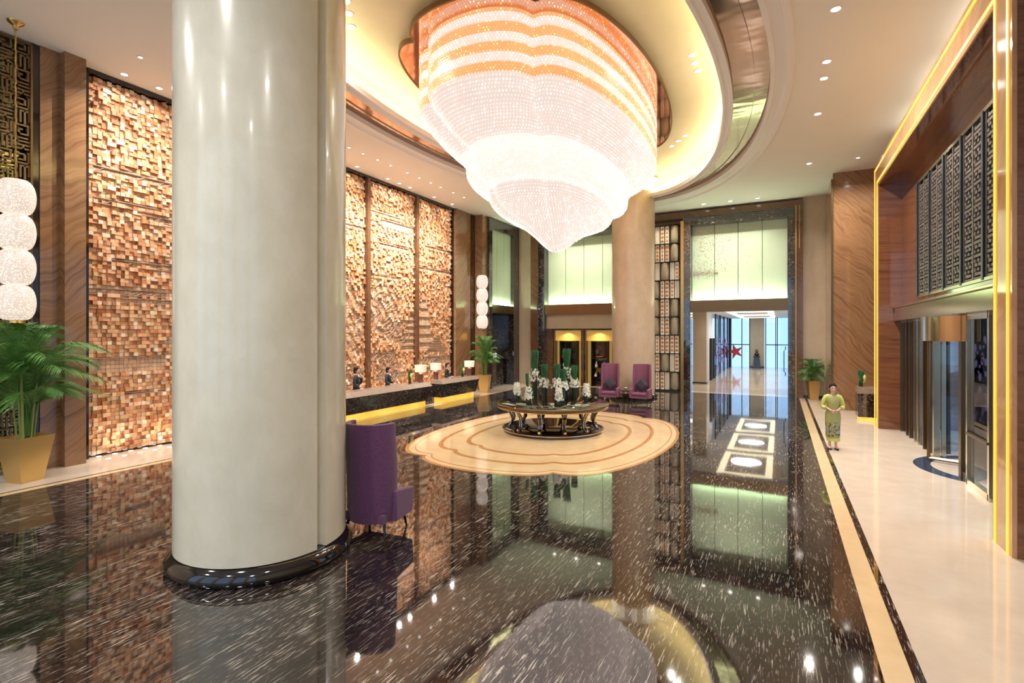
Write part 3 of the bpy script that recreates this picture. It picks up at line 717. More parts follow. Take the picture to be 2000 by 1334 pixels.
# ------------------------------------------------------------------ armchairs
def chair(loc,rz,label,fab,cushion,group=None,Hb=1.67):
    t=thing('armchair',label,'armchair',loc,rz,group)
    # local: faces -Y; curved back shell
    def arcp(r,th,a0,a1,n=18): return [(r*math.cos(math.radians(a0+(a1-a0)*i/n)),r*th*math.sin(math.radians(a0+(a1-a0)*i/n))+.06) for i in range(n+1)]
    w=.40
    o=arcp(w,.85,-12,192); i_=arcp(w-.075,.85,-12,192)[::-1]
    MB().loft([[(x*.9,y*.95,.2) for x,y in o+i_],[(x*1.0,y*1.0,.45) for x,y in o+i_],[(x*1.02,y*1.0+.02,1.1) for x,y in o+i_],[(x*.98,y+.05,Hb) for x,y in o+i_]]).build('backrest',fab,t,True,.012)
    for sx in (-1,1):
        x0,x1=sx*.33,sx*.44
        if x0>x1: x0,x1=x1,x0
        MB().loft([[(x0,.10,.2),(x1,.10,.2),(x1,-.36,.22),(x0,-.36,.22)],[(x0,.12,.66),(x1,.12,.66),(x1,-.40,.60),(x0,-.40,.60)]]).build('armrest',fab,t,True,.02)
    MB().box((-.34,-.36,.2),(.34,.30,.34)).build('seat_base',fab,t,bevel=.02)
    MB().box((-.335,-.40,.34),(.335,.28,.46)).build('seat_cushion',fab,t,bevel=.04)
    for x in (-.33,.33):
        for y in (-.30,.24):
            MB().tube([(x*.95,y*.95,.22),(x*1.05,y*1.08,0)],[.026,.013],8).build('leg','black',t)
    if cushion:
        c=thing('throw_cushion','dark slate square cushion standing in the rose armchair %s'%cushion,'cushion',(0,0,0),0,'dark cushions in the far armchairs')
        q=MB(); n_=8
        for s in (0,1):
            rows=[]
            for i in range(n_+1):
                rows.append([])
                for j in range(n_+1):
                    u,v_=i/n_*2-1,j/n_*2-1; th=.075*(1-u**4)*(1-v_**4); cx,cz=(u-v_)*.155,(u+v_)*.155
                    rows[-1].append((cx,(-th if s==0 else th),cz))
            for i in range(n_):
                for j in range(n_): q.poly([rows[i][j],rows[i+1][j],rows[i+1][j+1],rows[i][j+1]] if s else [rows[i][j],rows[i][j+1],rows[i+1][j+1],rows[i+1][j]])
        q.build('cushion_body','cushion',c,True)
        cx,sy=math.cos(rz),math.sin(rz); c.location=(loc[0]+.02*cx-(-.0)*sy,loc[1]-.02,.46+.30); c.rotation_euler=(-.22,0,rz)
    return t
chair((-5.50,5.98,0),PI+.12,'deep purple high-backed armchair standing behind the near cream column','purple',None)
chair((-6.72,22.25,0),.10,'rose purple high-backed armchair facing the hall, left of the side table','rose','left of the side table','armchairs before the far column')
chair((-5.33,22.30,0),-.05,'rose purple high-backed armchair facing the hall, beside the display shelf','rose','beside the display shelf','armchairs before the far column')
t=thing('side_table','small dark round side table between the two rose armchairs','side table',(-6.0,22.25,0))
MB().lathe([(.24,.48),(.25,.50),(.25,.52)],n=28).build('tabletop','lacquer',t,True)
for k in range(4):
    a=PI/4+k*PI/2; MB().tube([(.2*math.cos(a),.2*math.sin(a),.48),(.13*math.cos(a),.13*math.sin(a),.25),(.19*math.cos(a),.19*math.sin(a),0)],.018,8).build('leg','black',t)
t=thing('flower_bowl','tiny glass of pale flowers on the side table between armchairs','flowers',(-6.0,22.25,.52))
MB().lathe([(.03,0),(.045,.05),(.04,.09)],n=14).build('glass','pane_clear',t,True)
q=MB()
for _ in range(14): a=R.random()*6.28; r_=R.random()*.05; q.lathe([(.004,.08),(.022,.10),(.003,.13)],(r_*math.cos(a),r_*math.sin(a)),6)
q.build('blossoms','petal',t)

# ------------------------------------------------------------------ round table
TC=(-6.28,14.72)
t=thing('round_table','large round dark lacquered table with gold edged curved legs on the medallion','table',(TC[0],TC[1],.008))
MB().lathe([(1.62,.735),(1.70,.75),(1.72,.80),(1.72,.845),(1.70,.86)],n=96).build('tabletop','lacquer',t,True)
MB().lathe([(1.722,.835),(1.735,.835),(1.735,.855),(1.722,.855)],n=96,cap=False).build('gold_rim','gold_metal',t,True)
MB().lathe([(1.70,.735),(1.715,.735),(1.725,.755),(1.705,.755)],n=96,cap=False).build('lower_rim','gold_metal',t,True)
MB().lathe([(1.52,0),(1.56,.02),(1.56,.09),(1.50,.12)],n=96).build('plinth','lacquer',t,True)
MB().lathe([(1.562,.07),(1.575,.07),(1.575,.09),(1.562,.09)],n=96,cap=False).build('plinth_rim','champagne',t,True)
for k in range(12):
    a=2*PI*k/12+.13; cs=[(1.37,.12),(1.38,.16),(1.30,.24),(1.275,.36),(1.33,.53),(1.46,.74)]
    q=MB(); e=MB(); c,s=math.cos(a),math.sin(a); hw=.048
    rings=[]; er=[[],[]]
    for (r_,z) in cs:
        ring=[]
        for dr,dt in ((-.035,-hw),(.035,-hw),(.035,hw),(-.035,hw)):
            ring.append(((r_+dr)*c-dt*s,(r_+dr)*s+dt*c,z))
        rings.append(ring)
        for m_,dt in ((0,-hw),(1,hw)): er[m_].append(((r_+.035)*c-dt*s,(r_+.035)*s+dt*c,z))
    lg=q.loft(rings).build('leg','lacquer',t)
    for m_ in (0,1): e.tube(er[m_],.009,5)
    e.build('gold_edge','champagne',lg)
    fx,fy=1.36*c,1.36*s
    MB().tube([(1.32*c,1.32*s,.15),(1.44*c,1.44*s,.15)],.045,4).build('foot','champagne',lg)
# flower arrangements: (x,y,kind,height,flower height)
def blossoms(q,n_,r_,z0,z1,rr,droop=0):
    for _ in range(n_):
        a=rr.random()*6.28; z=z0+(z1-z0)*rr.random(); f=r_*(.5+.5*rr.random())*(1.15-.5*(z-z0)/(z1-z0+.01)); x,y=f*math.cos(a),f*math.sin(a)
        for k in range(5):
            b=k*1.257+a; u=Vector((math.cos(a),math.sin(a),.1)).normalized(); v1=Vector((-math.sin(a),math.cos(a),0)); v2=Vector((0,0,1))
            o_=Vector((x,y,z)); d=v1*math.cos(b)+v2*math.sin(b); e_=u.cross(d)
            q.poly([o_,o_+d*.022+e_*.014+u*.008,o_+d*.042+u*.012,o_+d*.022-e_*.014+u*.008])
def arrangement(x,y,kind,h,label,seed):
    rr=random.Random(seed); t=thing('flower_arrangement',label,'flowers',(x,y,.868),0,'orchid arrangements on the round table')
    if kind=='tall':
        MB().lathe([(.075,.0),(.08,.01),(.08,h*.56),(.075,h*.56),(.075,.01)],n=20,cap=False).build('vase','pane_clear',t,True)
        q=MB()
        for _ in range(110):
            a=rr.random()*6.28; f=rr.random()**.5; r0=.068*f; r1=(.085+.045*max(0,h-.8))*f*1.15
            q.tube([(r0*math.cos(a),r0*math.sin(a),.012),(r0*math.cos(a),r0*math.sin(a),h*.5),(r1*math.cos(a+.2),r1*math.sin(a+.2),h*rr.uniform(.93,1))],.0065,4)
        q.build('reeds','reed',t); q=MB(); blossoms(q,95,.18,h*.38,h*.62,rr); q.build('orchids','petal',t)
        q=MB()
        for k in range(4):
            a=rr.random()*6.28; q.tube([(0,0,h*.6),(.1*math.cos(a),.1*math.sin(a),h*.62),(.14*math.cos(a),.14*math.sin(a),h*.42)],.005,4)
        q.build('flower_stems','stem',t)
    else:
        MB().lathe([(.07,.0),(.085,.02),(.088,.12),(.08,.18),(.075,.18),(.08,.12),(.075,.02)],n=20,cap=False).build('vase','pane_clear',t,True)
        q=MB()
        for _ in range(60):
            a=rr.random()*6.28; f=.07*rr.random()**.5; q.tube([(f*math.cos(a),f*math.sin(a),.01),(f*math.cos(a+.6),f*math.sin(a+.6),.17)],.008,4)
        if kind=='mix':
            for _ in range(45):
                a=rr.random()*6.28; f=.035*rr.random()**.5; q.tube([(f*math.cos(a),f*math.sin(a),.1),(f*1.6*math.cos(a)-.05,f*1.6*math.sin(a),h)],.0065,4)
        q.build('reeds','reed',t); q=MB(); blossoms(q,95,.13,.16,.54,rr); q.build('orchids','petal',t)
S='white orchids in a low green vase, '; T_='tall sheaf of green reeds with white orchids, '
arrangement(-7.54,14.74,'low',.5,S+'nearest the reception desk side of the round table',1)
arrangement(-6.79,14.04,'mix',.92,'low orchid vase with a reed sheaf rising from it, on the table front',2)
arrangement(-5.80,14.05,'low',.5,S+'at the table front centre below the tall sheaves',3)
arrangement(-5.47,15.54,'low',.5,S+'on the table side nearest the armchairs, standing apart',4)
arrangement(-7.04,15.0,'tall',1.62,T_+'the tallest on the reception side',5)
arrangement(-6.61,14.81,'tall',1.18,T_+'medium height, long trailing orchids, left of centre',6)
arrangement(-6.11,14.66,'tall',1.22,T_+'at the table centre beside the tallest fan',7)
arrangement(-6.21,15.73,'tall',1.66,T_+'tallest, spreading fan top, at the back',8)
arrangement(-6.02,14.95,'tall',1.05,T_+'shorter one in front of the tallest fan',9)
arrangement(-5.89,15.6,'tall',1.12,T_+'last tall one towards the far column',10)

# ------------------------------------------------------------------ reception desks
def desk(y0_,y1_,label):
    t=thing('reception_desk',label,'reception desk',(-12.8,y0_,.004),0,'reception desks'); L=y1_-y0_
    # local x: front at 0, grows toward the lobby; body leans out over a glowing plinth
    MB().loft([[(-.62,.12,.25),(-.08,.12,.25),(-.08,L-.12,.25),(-.62,L-.12,.25)],[(-.62,0,.84),(.06,0,.84),(.06,L,.84),(-.62,L,.84)]]).build('front_body','stone_black',t)
    MB().box((-.6,.2,0),(-.14,L-.2,.25)).build('glowing_plinth','onyx',t)
    MB().loft([[(-.62,-.02,.84),(.07,-.02,.84),(.07,L+.02,.84),(-.62,L+.02,.84)],[(-.62,.05,1.0),(-.10,.05,1.0),(-.10,L-.05,1.0),(-.62,L-.05,1.0)]]).build('counter_top','counter_top',t)
    return t
desk(7.6,17.2,'long black marble reception desk with taupe top and glowing yellow base')
desk(17.95,20.95,'shorter black marble reception desk nearer the far palm, glowing yellow base')
tag(MB().box((-13.75,17.2,.004),(-13.2,17.95,.86)).build('desk_link','stone_black'),'set-back black marble return between the two reception desks','desk return')
def tlamp(x,y,z,label):
    t=thing('table_lamp',label,'table lamp',(x,y,z),0,'reception table lamps')
    MB().lathe([(.10,0),(.11,.02),(.095,.05),(.11,.22),(.10,.34),(.05,.38),(.02,.42)],n=20).build('lamp_base','lamp_base',t,True)
    MB().lathe([(.235,.42),(.245,.70),(.238,.70),(.228,.42)],n=32,cap=False).build('lamp_shade','shade',t,True)
    MB().tube([(0,0,.38),(0,0,.66)],.012,8).build('stem','gold_metal',t)
    l=bpy.data.lights.new('lamp_bulb','POINT'); l.energy=5; l.color=(1,.75,.48); l.shadow_soft_size=.06
    o=bpy.data.objects.new('lamp_bulb',l); o.location=(x,y,z+.56); COL.objects.link(o)
tlamp(-13.15,16.95,1.004,'cream shaded table lamp at the end of the long reception desk')
tlamp(-13.4,18.35,1.004,'cream shaded table lamp at the start of the shorter desk')
tlamp(-13.15,20.7,1.004,'cream shaded table lamp at the end nearest the far palm')
def deskvase(x,y,label,z=1.004,big=1):
    rr=random.Random(int(x*10+y*7)); t=thing('leaf_vase',label,'flowers',(x,y,z))
    MB().lathe([(.055,0),(.06,.01),(.06,.22),(.055,.22),(.05,.01)],n=16,cap=False).build('vase','pane_clear',t,True)
    q=MB()
    for k in range(26):
        a=rr.random()*6.28; f=.045*rr.random()**.5; q.tube([(f*math.cos(a),f*math.sin(a),.01),(f*1.3*math.cos(a),f*1.3*math.sin(a),.3),(f*2.1*math.cos(a),f*2.1*math.sin(a),.55*rr.uniform(.9,1.03))],.014,4)
    q.build('rolled_leaves','reed',t)
    q=MB(); q.lathe([(.004,.16),(.03,.26),(.055,.34),(.02,.42)],(.11,-.05),10); q.tube([(.02,-.01,.1),(.11,-.05,.2)],.007,5); q.build('calla_flower','calla' ,t,True)
deskvase(-13.1,16.2,'rolled green leaves with a pale lily on the long reception desk')
deskvase(-13.15,20.1,'rolled green leaves with a pale lily on the shorter reception desk')

# ------------------------------------------------------------------ people
def person(loc,rz,label,kind,h=1.66,pose='clasp',turn=0.0):
    t=thing('person',label,'person',loc,rz); k=h/1.66
    V=[];E_=[];Rd=[]
    def add(p,r,par=None):
        V.append((p[0]*k,p[1]*k,p[2]*k)); Rd.append((r,r) if not isinstance(r,tuple) else r); i=len(V)-1
        if par is not None: E_.append((par,i))
        return i
    pel=add((0,0,.92),(.13,.10)); wa=add((0,0,1.06),(.105,.085),pel); chs=add((0,0,1.22),(.11,.08),wa); uc=add((0,0,1.33),(.085,.06),chs); nk=add((0,-.005,1.43),.042,uc)
    hb=add((0,-.015,1.49),(.055,.06),nk); hd_=add((0,-.02,1.56),(.072,.085),hb); ht=add((0,-.01,1.635),(.05,.055),hd_)
    for s in (-1,1):
        hp=add((s*.08,0,.86),.082,pel); kn=add((s*.08,-.01,.48),.050,hp); an=add((s*.07,.015,.09),.032,kn); add((s*.085,-.11,.035),.028,an)
        sh=add((s*.145,0,1.345),.032,uc)
        if pose=='clasp': el=add((s*.225,.03,1.12),.030,sh); wr=add((s*.075,-.15,1.02),.023,el); pm=add((s*.02,-.18-.015*(s>0),1.0),.024,wr); fd=Vector((-s*.9,-.1,-.2)).normalized()
        elif pose=='chin' and s>0: el=add((.20,-.10,1.10),.030,sh); wr=add((.06,-.17,1.34),.026,el); pm=add((.035,-.15,1.40),.026,wr); fd=Vector((-.3,.3,.8)).normalized()
        else: el=add((s*.225,.0,1.10),.030,sh); wr=add((s*.20,-.17,1.0),.026,el); pm=add((s*.17,-.23,1.0),.026,wr); fd=Vector((-s*.2,-.9,-.1)).normalized()
        pmv=Vector(V[pm])/k; up=Vector((0,-.3,1)).normalized()
        for f in range(4):
            b=pmv+up*(.024-.016*f)+fd*.02; L_=(.052,.058,.054,.042)[f]; i1=add(b,.009,pm); i2=add(b+fd*L_*.5,.0085,i1); add(b+fd*L_+Vector((0,.014,-.012)),.007,i2)
        i1=add(pmv+up*.02-fd*.005+Vector((0,-.012,.008)),.010,wr); add(pmv+up*.034+fd*.03+Vector((0,-.015,.004)),.008,i1)
    me=bpy.data.meshes.new('body'); me.from_pydata(V,E_,[]); body=bpy.data.objects.new('body',me); COL.objects.link(body); body.parent=t
    sk=body.modifiers.new('skin','SKIN'); sk.use_smooth_shade=True
    for i,(a,b) in enumerate(Rd): me.skin_vertices[0].data[i].radius=(a*k,b*k); me.skin_vertices[0].data[i].use_root=(i==0)
    ss=body.modifiers.new('sub','SUBSURF'); ss.levels=2; ss.render_levels=2
    me.materials.append(M['skin'])
    def loft(name,m,rows,par=t,n=22):
        return MB().loft([[(x+rx*math.cos(2*PI*j/n),y+ry*math.sin(2*PI*j/n),z) for j in range(n)] for (x,y,z,rx,ry) in [(a*k,b*k,c*k,d*k,e*k) for a,b,c,d,e in rows]],True).build(name,m,par,True)
    def sleeve(s,upto,m,r0=.062,r1=.05,name='sleeve'):
        if pose=='clasp': P_=[(s*.085,0,1.365),(s*.15,0,1.345),(s*.19,.012,1.26),(s*.225,.03,1.13),(s*.215,-.01,1.085),(s*.17,-.06,1.065),(s*.10,-.13,1.035)]
        elif pose=='chin' and s>0: P_=[(.085,0,1.365),(.15,0,1.345),(.19,-.04,1.24),(.205,-.10,1.10),(.13,-.14,1.2),(.075,-.165,1.31)]
        else: P_=[(s*.085,0,1.365),(s*.15,0,1.345),(s*.195,0,1.25),(s*.225,.01,1.11),(s*.22,-.04,1.07),(s*.212,-.09,1.045),(s*.203,-.15,1.01)]
        P_=P_[:upto]; MB().tube([Vector(p)*k for p in P_],[r0+(r1-r0)*i/(len(P_)-1) for i in range(len(P_))],12).build(name,m,t,True)
    loft('head','skin',[(0,-.035,1.452,.018,.022),(0,-.032,1.464,.040,.046),(0,-.025,1.49,.054,.066),(0,-.018,1.52,.064,.080),(0,-.013,1.56,.071,.090),(0,-.01,1.60,.072,.092),(0,-.008,1.64,.064,.082),(0,-.006,1.67,.045,.06),(0,-.005,1.688,.014,.02)])
    ey=MB()
    for s in (-1,1): ey.lathe([(.002*k,1.563*k),(.013*k,1.570*k),(.002*k,1.577*k)],(s*.028*k,-.093*k),8); ey.tube([(s*.014*k,-.100*k,1.590*k),(s*.042*k,-.090*k,1.592*k)],.004*k,5)
    ey.build('eyes','hair',t)
    MB().tube([(0,-.100*k,1.568*k),(0,-.118*k,1.532*k),(0,-.100*k,1.524*k)],.009*k,6).build('nose','skin',t,True)
    MB().tube([(-.022*k,-.086*k,1.500*k),(0,-.095*k,1.498*k),(.022*k,-.086*k,1.500*k)],.007*k,6).build('mouth','lip',t,True)
    q=MB()
    for s in (-1,1): q.tube([(s*.073*k,-.005,1.585*k),(s*.081*k,.002,1.555*k),(s*.071*k,-.004,1.525*k)],.010*k,6)
    q.build('ears','skin',t,True)
    HR=[(0,.034,1.475,.055,.055),(0,.026,1.51,.077,.076),(0,.019,1.55,.086,.088),(0,.012,1.60,.087,.096),(0,.005,1.64,.082,.098),(0,.001,1.676,.064,.080),(0,.0,1.706,.024,.034)]
    loft('hair','hair',HR)
    if kind=='dress':
        MB().lathe([(.004,1.50*k),(.035*k,1.525*k),(.038*k,1.55*k),(.004,1.58*k)],(0,.10*k),12).build('hair_bun','hair',t,True)
        loft('dress','dress',[(0,0,.30,.15,.12),(0,0,.34,.165,.135),(0,0,.55,.165,.13),(0,0,.80,.18,.135),(0,0,.92,.175,.13),(0,0,1.07,.125,.10),(0,-.01,1.2,.145,.115),(0,-.005,1.3,.165,.105),(0,0,1.355,.165,.088),(0,0,1.39,.12,.07),(0,0,1.415,.065,.056),(0,0,1.45,.047,.046)])
        loft('under_skirt','lime',[(.01,0,.22,.155,.125),(.01,0,.30,.15,.12),(0,0,.42,.14,.11)])
        for s in (-1,1): sleeve(s,6,'lime',.064,.052)
        q=MB()
        for s in (-1,1): q.loft([[(s*.08*k+dx*k,y*k,z) for dx,y in ((-.035,.05),(.035,.05),(.04,-.06),(.025,-.15),(-.025,-.15),(-.04,-.06))] for z in (0,.035)])
        q.build('shoes','black_matte',t)
    else:
        loft('jacket','suit',[(0,0,.78,.18,.135),(0,0,.92,.175,.13),(0,0,1.06,.15,.115),(0,0,1.2,.17,.12),(0,0,1.31,.175,.11),(0,0,1.375,.15,.085),(0,.005,1.41,.07,.06)])
        for s in (-1,1):
            sleeve(s,7,'suit',.068,.046)
            MB().tube([(s*.08*k,0,.86*k),(s*.08*k,0,.48*k),(s*.075*k,.01,.05*k)],[.10*k,.075*k,.06*k],12).build('trouser_leg','suit',t,True)
        MB().loft([[(-.045*k,-.085*k,1.41*k),(.045*k,-.085*k,1.41*k),(.045*k,-.05*k,1.43*k),(-.045*k,-.05*k,1.43*k)],[(-.006,-.128*k,1.18*k),(.006,-.128*k,1.18*k),(.006,-.10*k,1.18*k),(-.006,-.10*k,1.18*k)]]).build('shirt_front','shirt',t)
        loft('collar','shirt',[(0,0,1.40,.058,.056),(0,-.003,1.445,.05,.05)])
        q=MB()
        for s in (-1,1): q.loft([[(s*.08*k+dx*k,y*k,z) for dx,y in ((-.04,.05),(.04,.05),(.045,-.06),(.03,-.15),(-.03,-.15),(-.045,-.06))] for z in (0,.05)])
        q.build('shoes','black_matte',t)
    return t
person((1.22,15.62,.004),.12,'person in an olive green flowered long dress standing with clasped hands','dress',1.67)
person((-13.95,14.15,.004),PI/2+.5,'person in black suit at reception, hand raised to chin, nearest the cream column','suit',1.72,'chin')
person((-13.95,15.9,.004),PI/2+.35,'person in black suit and white shirt standing at the middle of reception','suit',1.62,'work')
person((-13.95,20.0,.004),PI/2+.3,'person in black suit behind the shorter reception desk','suit',1.58,'work')

# ------------------------------------------------------------------ podium with vase and tablet
t=thing('podium','black marble concierge podium with taupe top and glowing yellow base','podium',(2.95,21.6,.004))
MB().box((-.55,-.35,.12),(.7,.35,.93)).build('body','stone_black',t); MB().box((-.50,-.30,0),(.65,.30,.12)).build('glowing_plinth','onyx',t)
MB().loft([[(-.56,-.36,.93),(.0,-.36,.93),(.0,.36,.93),(-.56,.36,.93)],[(-.54,-.30,1.09),(-.02,-.30,1.09),(-.02,.34,1.14),(-.54,.34,1.14)]]).build('raised_top','counter_top',t)
t=thing('tablet','black slanted tablet screen on the concierge podium','tablet',(3.15,21.45,.934))
MB().loft([[(-.14,-.12,0),(.14,-.12,0),(.14,.10,0),(-.14,.10,0)],[(-.14,-.12,.02),(.14,-.12,.02),(.14,.10,.14),(-.14,.10,.14)]]).build('screen_body','black',t)
deskvase(2.55,21.85,'rolled dark leaves with a yellow green calla lily on the concierge podium',1.125)

# ------------------------------------------------------------------ display shelf
t=thing('display_shelf','tall black nine-tier display shelf between far column and doorway','shelf',(0,YB-.14,0))
XS0,XS1=-7.05,-4.56; rows=9; z00=.08; ph_=.955; cw=.498
q=MB(); q.box((XS0-.05,0,0),(XS1+.02,.5,.08)).build('plinth','black_matte',t)
for r_ in range(1,rows+1):
    z=z00+ph_*r_; bx('shelf_board',(XS0,0,z-.025),(XS1,.48,z),'black_matte',t)
for x in (XS0-.03,XS1): bx('upright',(x,0,0),(x+.03,.5,z00+ph_*rows),'black_matte',t)
bx('back_panel',(XS0,.48,.08),(XS1,.5,8.8),'niche',t)
CON={0:['P','TT','B'],1:['T','TT','B'],2:['P','B','PT'],3:['B','TT','TP'],4:['B','TT','B'],5:['B','TT','B'],6:['T','TT','TT'],7:['T','B','PT'],8:['T','TP','B']}
ordn=['bottom','second','third','fourth','fifth','sixth','seventh','eighth','top']
for r_ in range(rows):
    z=z00+ph_*(rows-1-r_)
    for c_,code in enumerate(CON[r_]):
        x=XS1-.03-cw*(3-c_)+.0
        fl=ordn[rows-1-r_]+('' if rows-1-r_ in (0,8) else ' shelf'); pos=['beside the round column','middle bay','beside the gold jamb'][c_]
        if code=='B':
            o=thing('ribbed_vase','champagne glass cylinder vase on the %s tier, %s'%(fl,pos),'vase',(x+.24,YB+.06,z),0,'champagne vases on the display shelf')
            MB().lathe([(.15,0),(.19,.05),(.20,.3),(.20,.85),(.19,.90),(.18,.85),(.18,.1)],n=28,cap=False).build('vase_body','soft_glass',o,True)
            MB().lathe([(.19,0),(.19,.02)],n=24).build('vase_foot','dark_gold',o)
        else:
            if len(code)==1: code=code*2 if code=='P' else 'PT'
            o=thing('ornament_panel','white ribbed panel%s, %s tier, %s'%({'PP':' without motifs','TT':' with two rows of orange gourds','PT':' with orange gourds on one half','TP':' with orange gourds on one half'}[code],fl,pos),'ornament',(x,YB-.04,z),0,'white ribbed panels on the display shelf')
            q=MB(); hh_=ph_-.045
            for h_,cc in enumerate(code):
                xx=.01+h_*.24
                if cc=='P':
                    for k in range(3): q.box((xx+.01+k*.075,0,0),(xx+.065+k*.075,.04,hh_))
                else: q.box((xx+.02,0,0),(xx+.20,.03,hh_)); 
            q.build('ribs','white_tile',o,bevel=.008)
            for h_,cc in enumerate(code):
                if cc=='T':
                    q=MB(); nn=4; big=(h_+r_)%2==0 or code=='TT' and r_>5
                    for k in range(nn):
                        s=1.3 if big else .8; zz=.10+k*.20
                        q.lathe([(.002,zz),(.055*s,zz+.03),(.060*s,zz+.06),(.03*s,zz+.10),(.028*s,zz+.12),(.006,zz+.15)],(.01+h_*.24+.11,-.01),12,1,.5)
                    q.build('gourd_motif','gourd',o,True)
# shelf spots
for x in (-5.9,-5.35,-4.8): lamp('shelf_lamp',(x,YB-.55,8.85),8,.08,(1,.85,.62),spread=110)
# ------------------------------------------------------------------ golden display niches
sbx('wall_back',(-12.22,YB+.2,3.3),(-7.75,YB+.5,4.14),'beige')
sbx('wall_back',(-12.22,YB+1.0,0),(-7.75,YB+1.2,4.2),'yellow_niche')
for (a,b) in ((-12.22,-11.85),(-10.02,-9.92),(-8.2,-7.75)): sbx('wall_back',(a,YB+.2,0),(b,YB+1.0,3.3),'frame_brown')
for wi,(a,b,nm) in enumerate(((-11.85,-10.02,'left golden niche'),(-9.92,-8.2,'golden niche next to the column'))):
    t=thing('display_cabinet','tall dark display cabinet in the %s'%nm,'cabinet',(a,YB+.3,0))
    W=b-a; q=MB(); 
    for x in (0,W-.08): q.box((x,0,0),(x+.08,.1,3.3))
    q.box((.08,0,3.2),(W-.08,.1,3.3)); q.build('frame','lacquer',t)
    bx('gold_lining',(.08,.2,2.6),(W-.08,.24,3.2),'yellow_niche',t)
    q=MB()
    for x in (.38,W-.42): q.box((x,.1,0),(x+.04,.5,2.58))
    q.box((.38,.1,2.54),(W-.38,.5,2.58)); q.build('inner_frame','black_matte',t)
    bx('back_panel',(.42,.48,0),(W-.42,.5,2.54),'lacquer',t)
    for z in (.55,1.08,1.62): bx('shelf_board',(.42,.12,z-.03),(W-.42,.48,z),'lacquer',t)
    items=((.55,.62,'low'),(.55,1.15,'low'),(1.08,.66,'tall'),(1.08,1.12,'tall')) if wi else ((1.08,.62,'tall'),(1.62,.6,'low'))
    for z,x,kk in items:
        hgt=.24 if kk=='low' else .34
        tag(MB().lathe([(.06,0),(.085,.03),(.08,hgt*.5),(.03,hgt*.75),(.035,hgt),(.02,hgt)],n=16).build('white_bottle','shirt',smooth=True,loc=(a+x,YB+.55,z)),
          'small white bottle on the %s shelf of the %s, %s'%({.55:'lowest',1.08:'middle',1.62:'upper'}[z],nm,'first' if x<.9 else 'second'),'bottle','white bottles in the display cabinets')
    if wi:
        tag(MB().lathe([(.05,0),(.2,.05),(.26,.10),(.24,.10)],n=24).build('shallow_bowl','gourd',smooth=True,loc=(a+.87,YB+.55,1.62)),'wide shallow brown bowl on the top shelf of the niche by the column','bowl')
    lamp('niche_lamp',(a+W/2,YB+.22,3.15),18,.1,(1,.75,.35),spread=140)
# side bay console with small white display
t=thing('console_ledge','black marble console ledge in the side wall bay','console',(-14.74,24.65,0)); MB().box((0,0,1.55),(.42,2.0,1.62)).build('ledge','stone_black',t); MB().box((0,.1,0),(.25,1.9,1.55)).build('body','stone_black',t)
t=thing('small_screen','small glowing white display with red top on the black ledge','display',(-14.5,25.55,1.62)); MB().box((-.03,-.16,.03),(.03,.16,.27)).build('screen',mat('pale_display',(.8,.85,1),emit=(.8,.85,1),es=.9),t,bevel=.01); MB().box((-.06,-.1,0),(.06,.1,.03)).build('stand','black_matte',t); MB().lathe([(.05,.28),(.04,.36),(.01,.40)],n=10).build('red_top','star',t,True)

# ------------------------------------------------------------------ far hall beyond the doorway
sbx('floor',(-12.2,YB,-.3),(3,51,.002),'beige_floor')
for y in (31,36,41,46): sbx('floor',(-4.2,y,.002),(2.2,y+.5,.004),'gold_floor')
sbx('ceiling',(-12.2,YB+.6,4.4),(3,51,4.6),'plaster')
for i,(a,b) in enumerate(((29.2,34.6),(35.6,41.2),(42.6,48.6))):
    q=MB(); x0,x1=-3.0,-.35; w=.32
    q.box((x0,a,4.36),(x1,a+w,4.4)); q.box((x0,b-w,4.36),(x1,b,4.4)); q.box((x0,a+w,4.36),(x0+w,b-w,4.4)); q.box((x1-w,a+w,4.36),(x1,b-w,4.4))
    tag(q.build('ceiling_light_frame',M['led']),'glowing rectangular light frame in the far hall ceiling, %s of three'%ORD[i],'ceiling light','light frames in the far hall ceiling')
for y in (32,38,45): lamp('hall_lamp',(-1.7,y,4.3),110,1.6,(1,.93,.85),spread=170)
sbx('wall_far',(-2.35,50.2,0),(-1.2,50.6,4.4),'beige'); sbx('baseboard_far',(-2.35,50.16,0),(-1.2,50.2,.12),'black')
w2=sempty('window_2')
q=MB()
for x in (-3.95,-3.05,-2.42,-1.13,-.35,-.22,1.15): q.box((x,50.2,0),(x+.07,50.32,4.4))
for x0,x1 in ((-3.9,-2.4),(-1.1,1.15)): q.box((x0,50.2,2.0),(x1,50.28,2.08))
q.build('mullion','mullion_blue',w2); bx('pane',(-4,50.4,0),(1.2,50.42,4.4),'pane',w2)
w3=sempty('window_3'); q=MB()
for y in (38.4,41.5,44.6,47.7,50.1): q.box((-4.05,y,0),(-3.95,y+.1,4.4))
q.build('mullion','mullion_blue',w3); bx('pane',(-4.02,38.4,0),(-4.0,50.2,4.4),'pane',w3)
q=MB()
for k in range(60):
    y=39+R.random()*9; z=R.random()*2.4; s=R.uniform(.1,.3); q.lathe([(.001,0),(s,0.0)],(0,0),6) if False else q.poly([(-3.985,y+s*math.cos(a*PI/3),z+.3+s*math.sin(a*PI/3)) for a in range(6)])
tag(q.build('flower_film','violet'),'violet flower pattern film on the side glass of the far hall','window film',kind='stuff')
sbx('wall_far',(1.2,YB+.6,0),(1.4,33,4.4),'beige')
w4=sempty('window_4'); q=MB()
for y in (33,36.4,39.8,43.2,46.6,50): q.box((1.2,y,0),(1.3,y+.12,4.4))
q.box((1.2,33,2.0),(1.28,50,2.08)); q.build('mullion','mullion_blue',w4); bx('pane',(1.3,33,0),(1.32,50,4.4),'pane',w4)
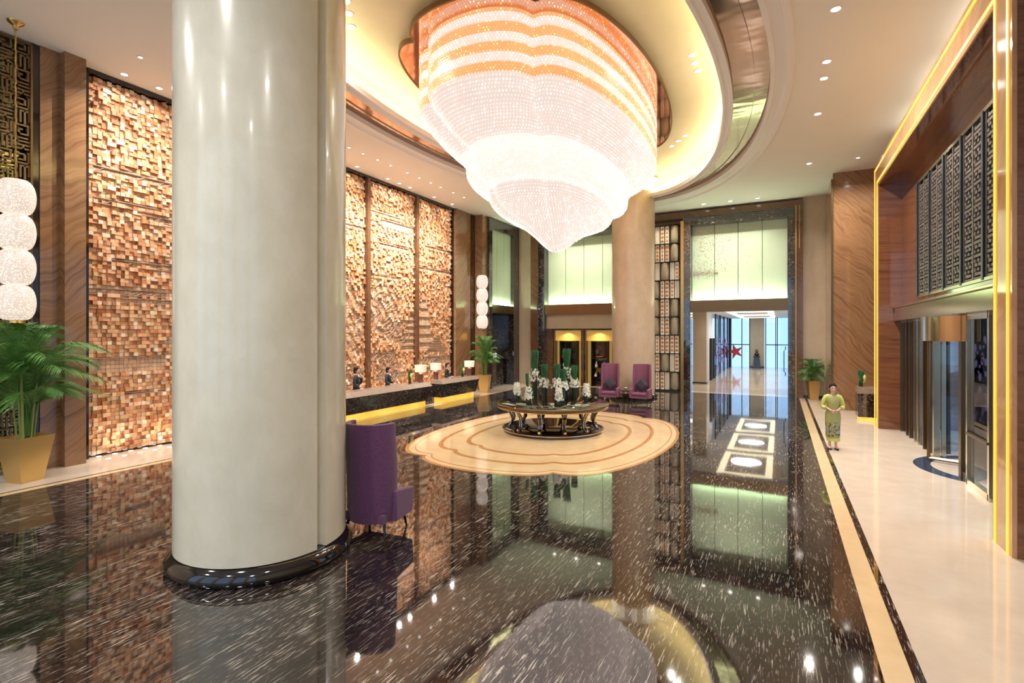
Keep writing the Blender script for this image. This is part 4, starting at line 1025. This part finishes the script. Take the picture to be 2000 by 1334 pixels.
sbx('wall_far',(-12.2,YB+1.2,0),(-7.5,YB+1.4,4.4),'beige'); sbx('wall_far',(-12.2,YB+3.5,0),(-7.5,YB+3.7,4.4),'beige')
sbx('column_far',(-4.68,32.6,0),(-3.9,33.4,4.4),'beige'); sbx('trim_37',(-4.7,32.58,0),(-3.88,33.42,.08),'black')
sbx('wall_far',(-4.35,34.6,0),(-4.2,38.4,4.4),'moulding')
for i,(y,m_) in enumerate(((35.4,'black_matte'),(37.0,'blue_screen'))):
    t=thing('standing_sign','tall black standing panel in the far hall%s'%(', the one with a blue lit screen' if i else ', plain, next to the beige pillar'),'standing panel',(-3.95,y,.003))
    MB().box((-.07,-.28,0),(.07,.28,2.7)).build('body','black_matte',t,bevel=.01)
    if i: bx('screen',(.07,-.2,.9),(.075,.2,1.5),'blue_screen',t)
t=tag(MB().prism([(.75*(1 if k%2==0 else .36)*math.cos(PI/2+k*PI/5+.3),.75*(1 if k%2==0 else .36)*math.sin(PI/2+k*PI/5+.3)) for k in range(10)],0,.01).build('star_sticker','star',loc=(-3.55,50.12,1.4)),'red star on the far hall end window','sticker'); t.rotation_euler=(PI/2,0,0)
t=thing('statue','dark bust on a tapered black pedestal against the beige end panel','statue',(-1.78,49.4,.003))
sq=lambda s,z:[(-s,-s,z),(s,-s,z),(s,s,z),(-s,s,z)]
MB().loft([sq(.34,0),sq(.34,.1),sq(.28,.14),sq(.22,.95),sq(.27,1.0),sq(.27,1.06)]).build('pedestal','black',t)
MB().lathe([(.12,1.06),(.18,1.12),(.22,1.22),(.10,1.34),(.12,1.42),(.13,1.52),(.08,1.62),(.01,1.66)],n=20).build('bust','dark_gold',t,True)
d2=sempty('door_2'); bx('glass_leaf',(.02,YB+.25,.02),(.33,YB+.27,4.0),'pane',d2)
h=MB().tube([(.24,YB+.12,2.4),(.24,YB+.12,2.25),(.18,YB+.12,2.2),(.18,YB+.12,1.2),(.24,YB+.12,1.15),(.24,YB+.12,1.0)],.018,8); h.tube([(.18,YB+.12,2.2),(.18,YB+.25,2.2)],.012,6); h.build('door_handle','black',d2)
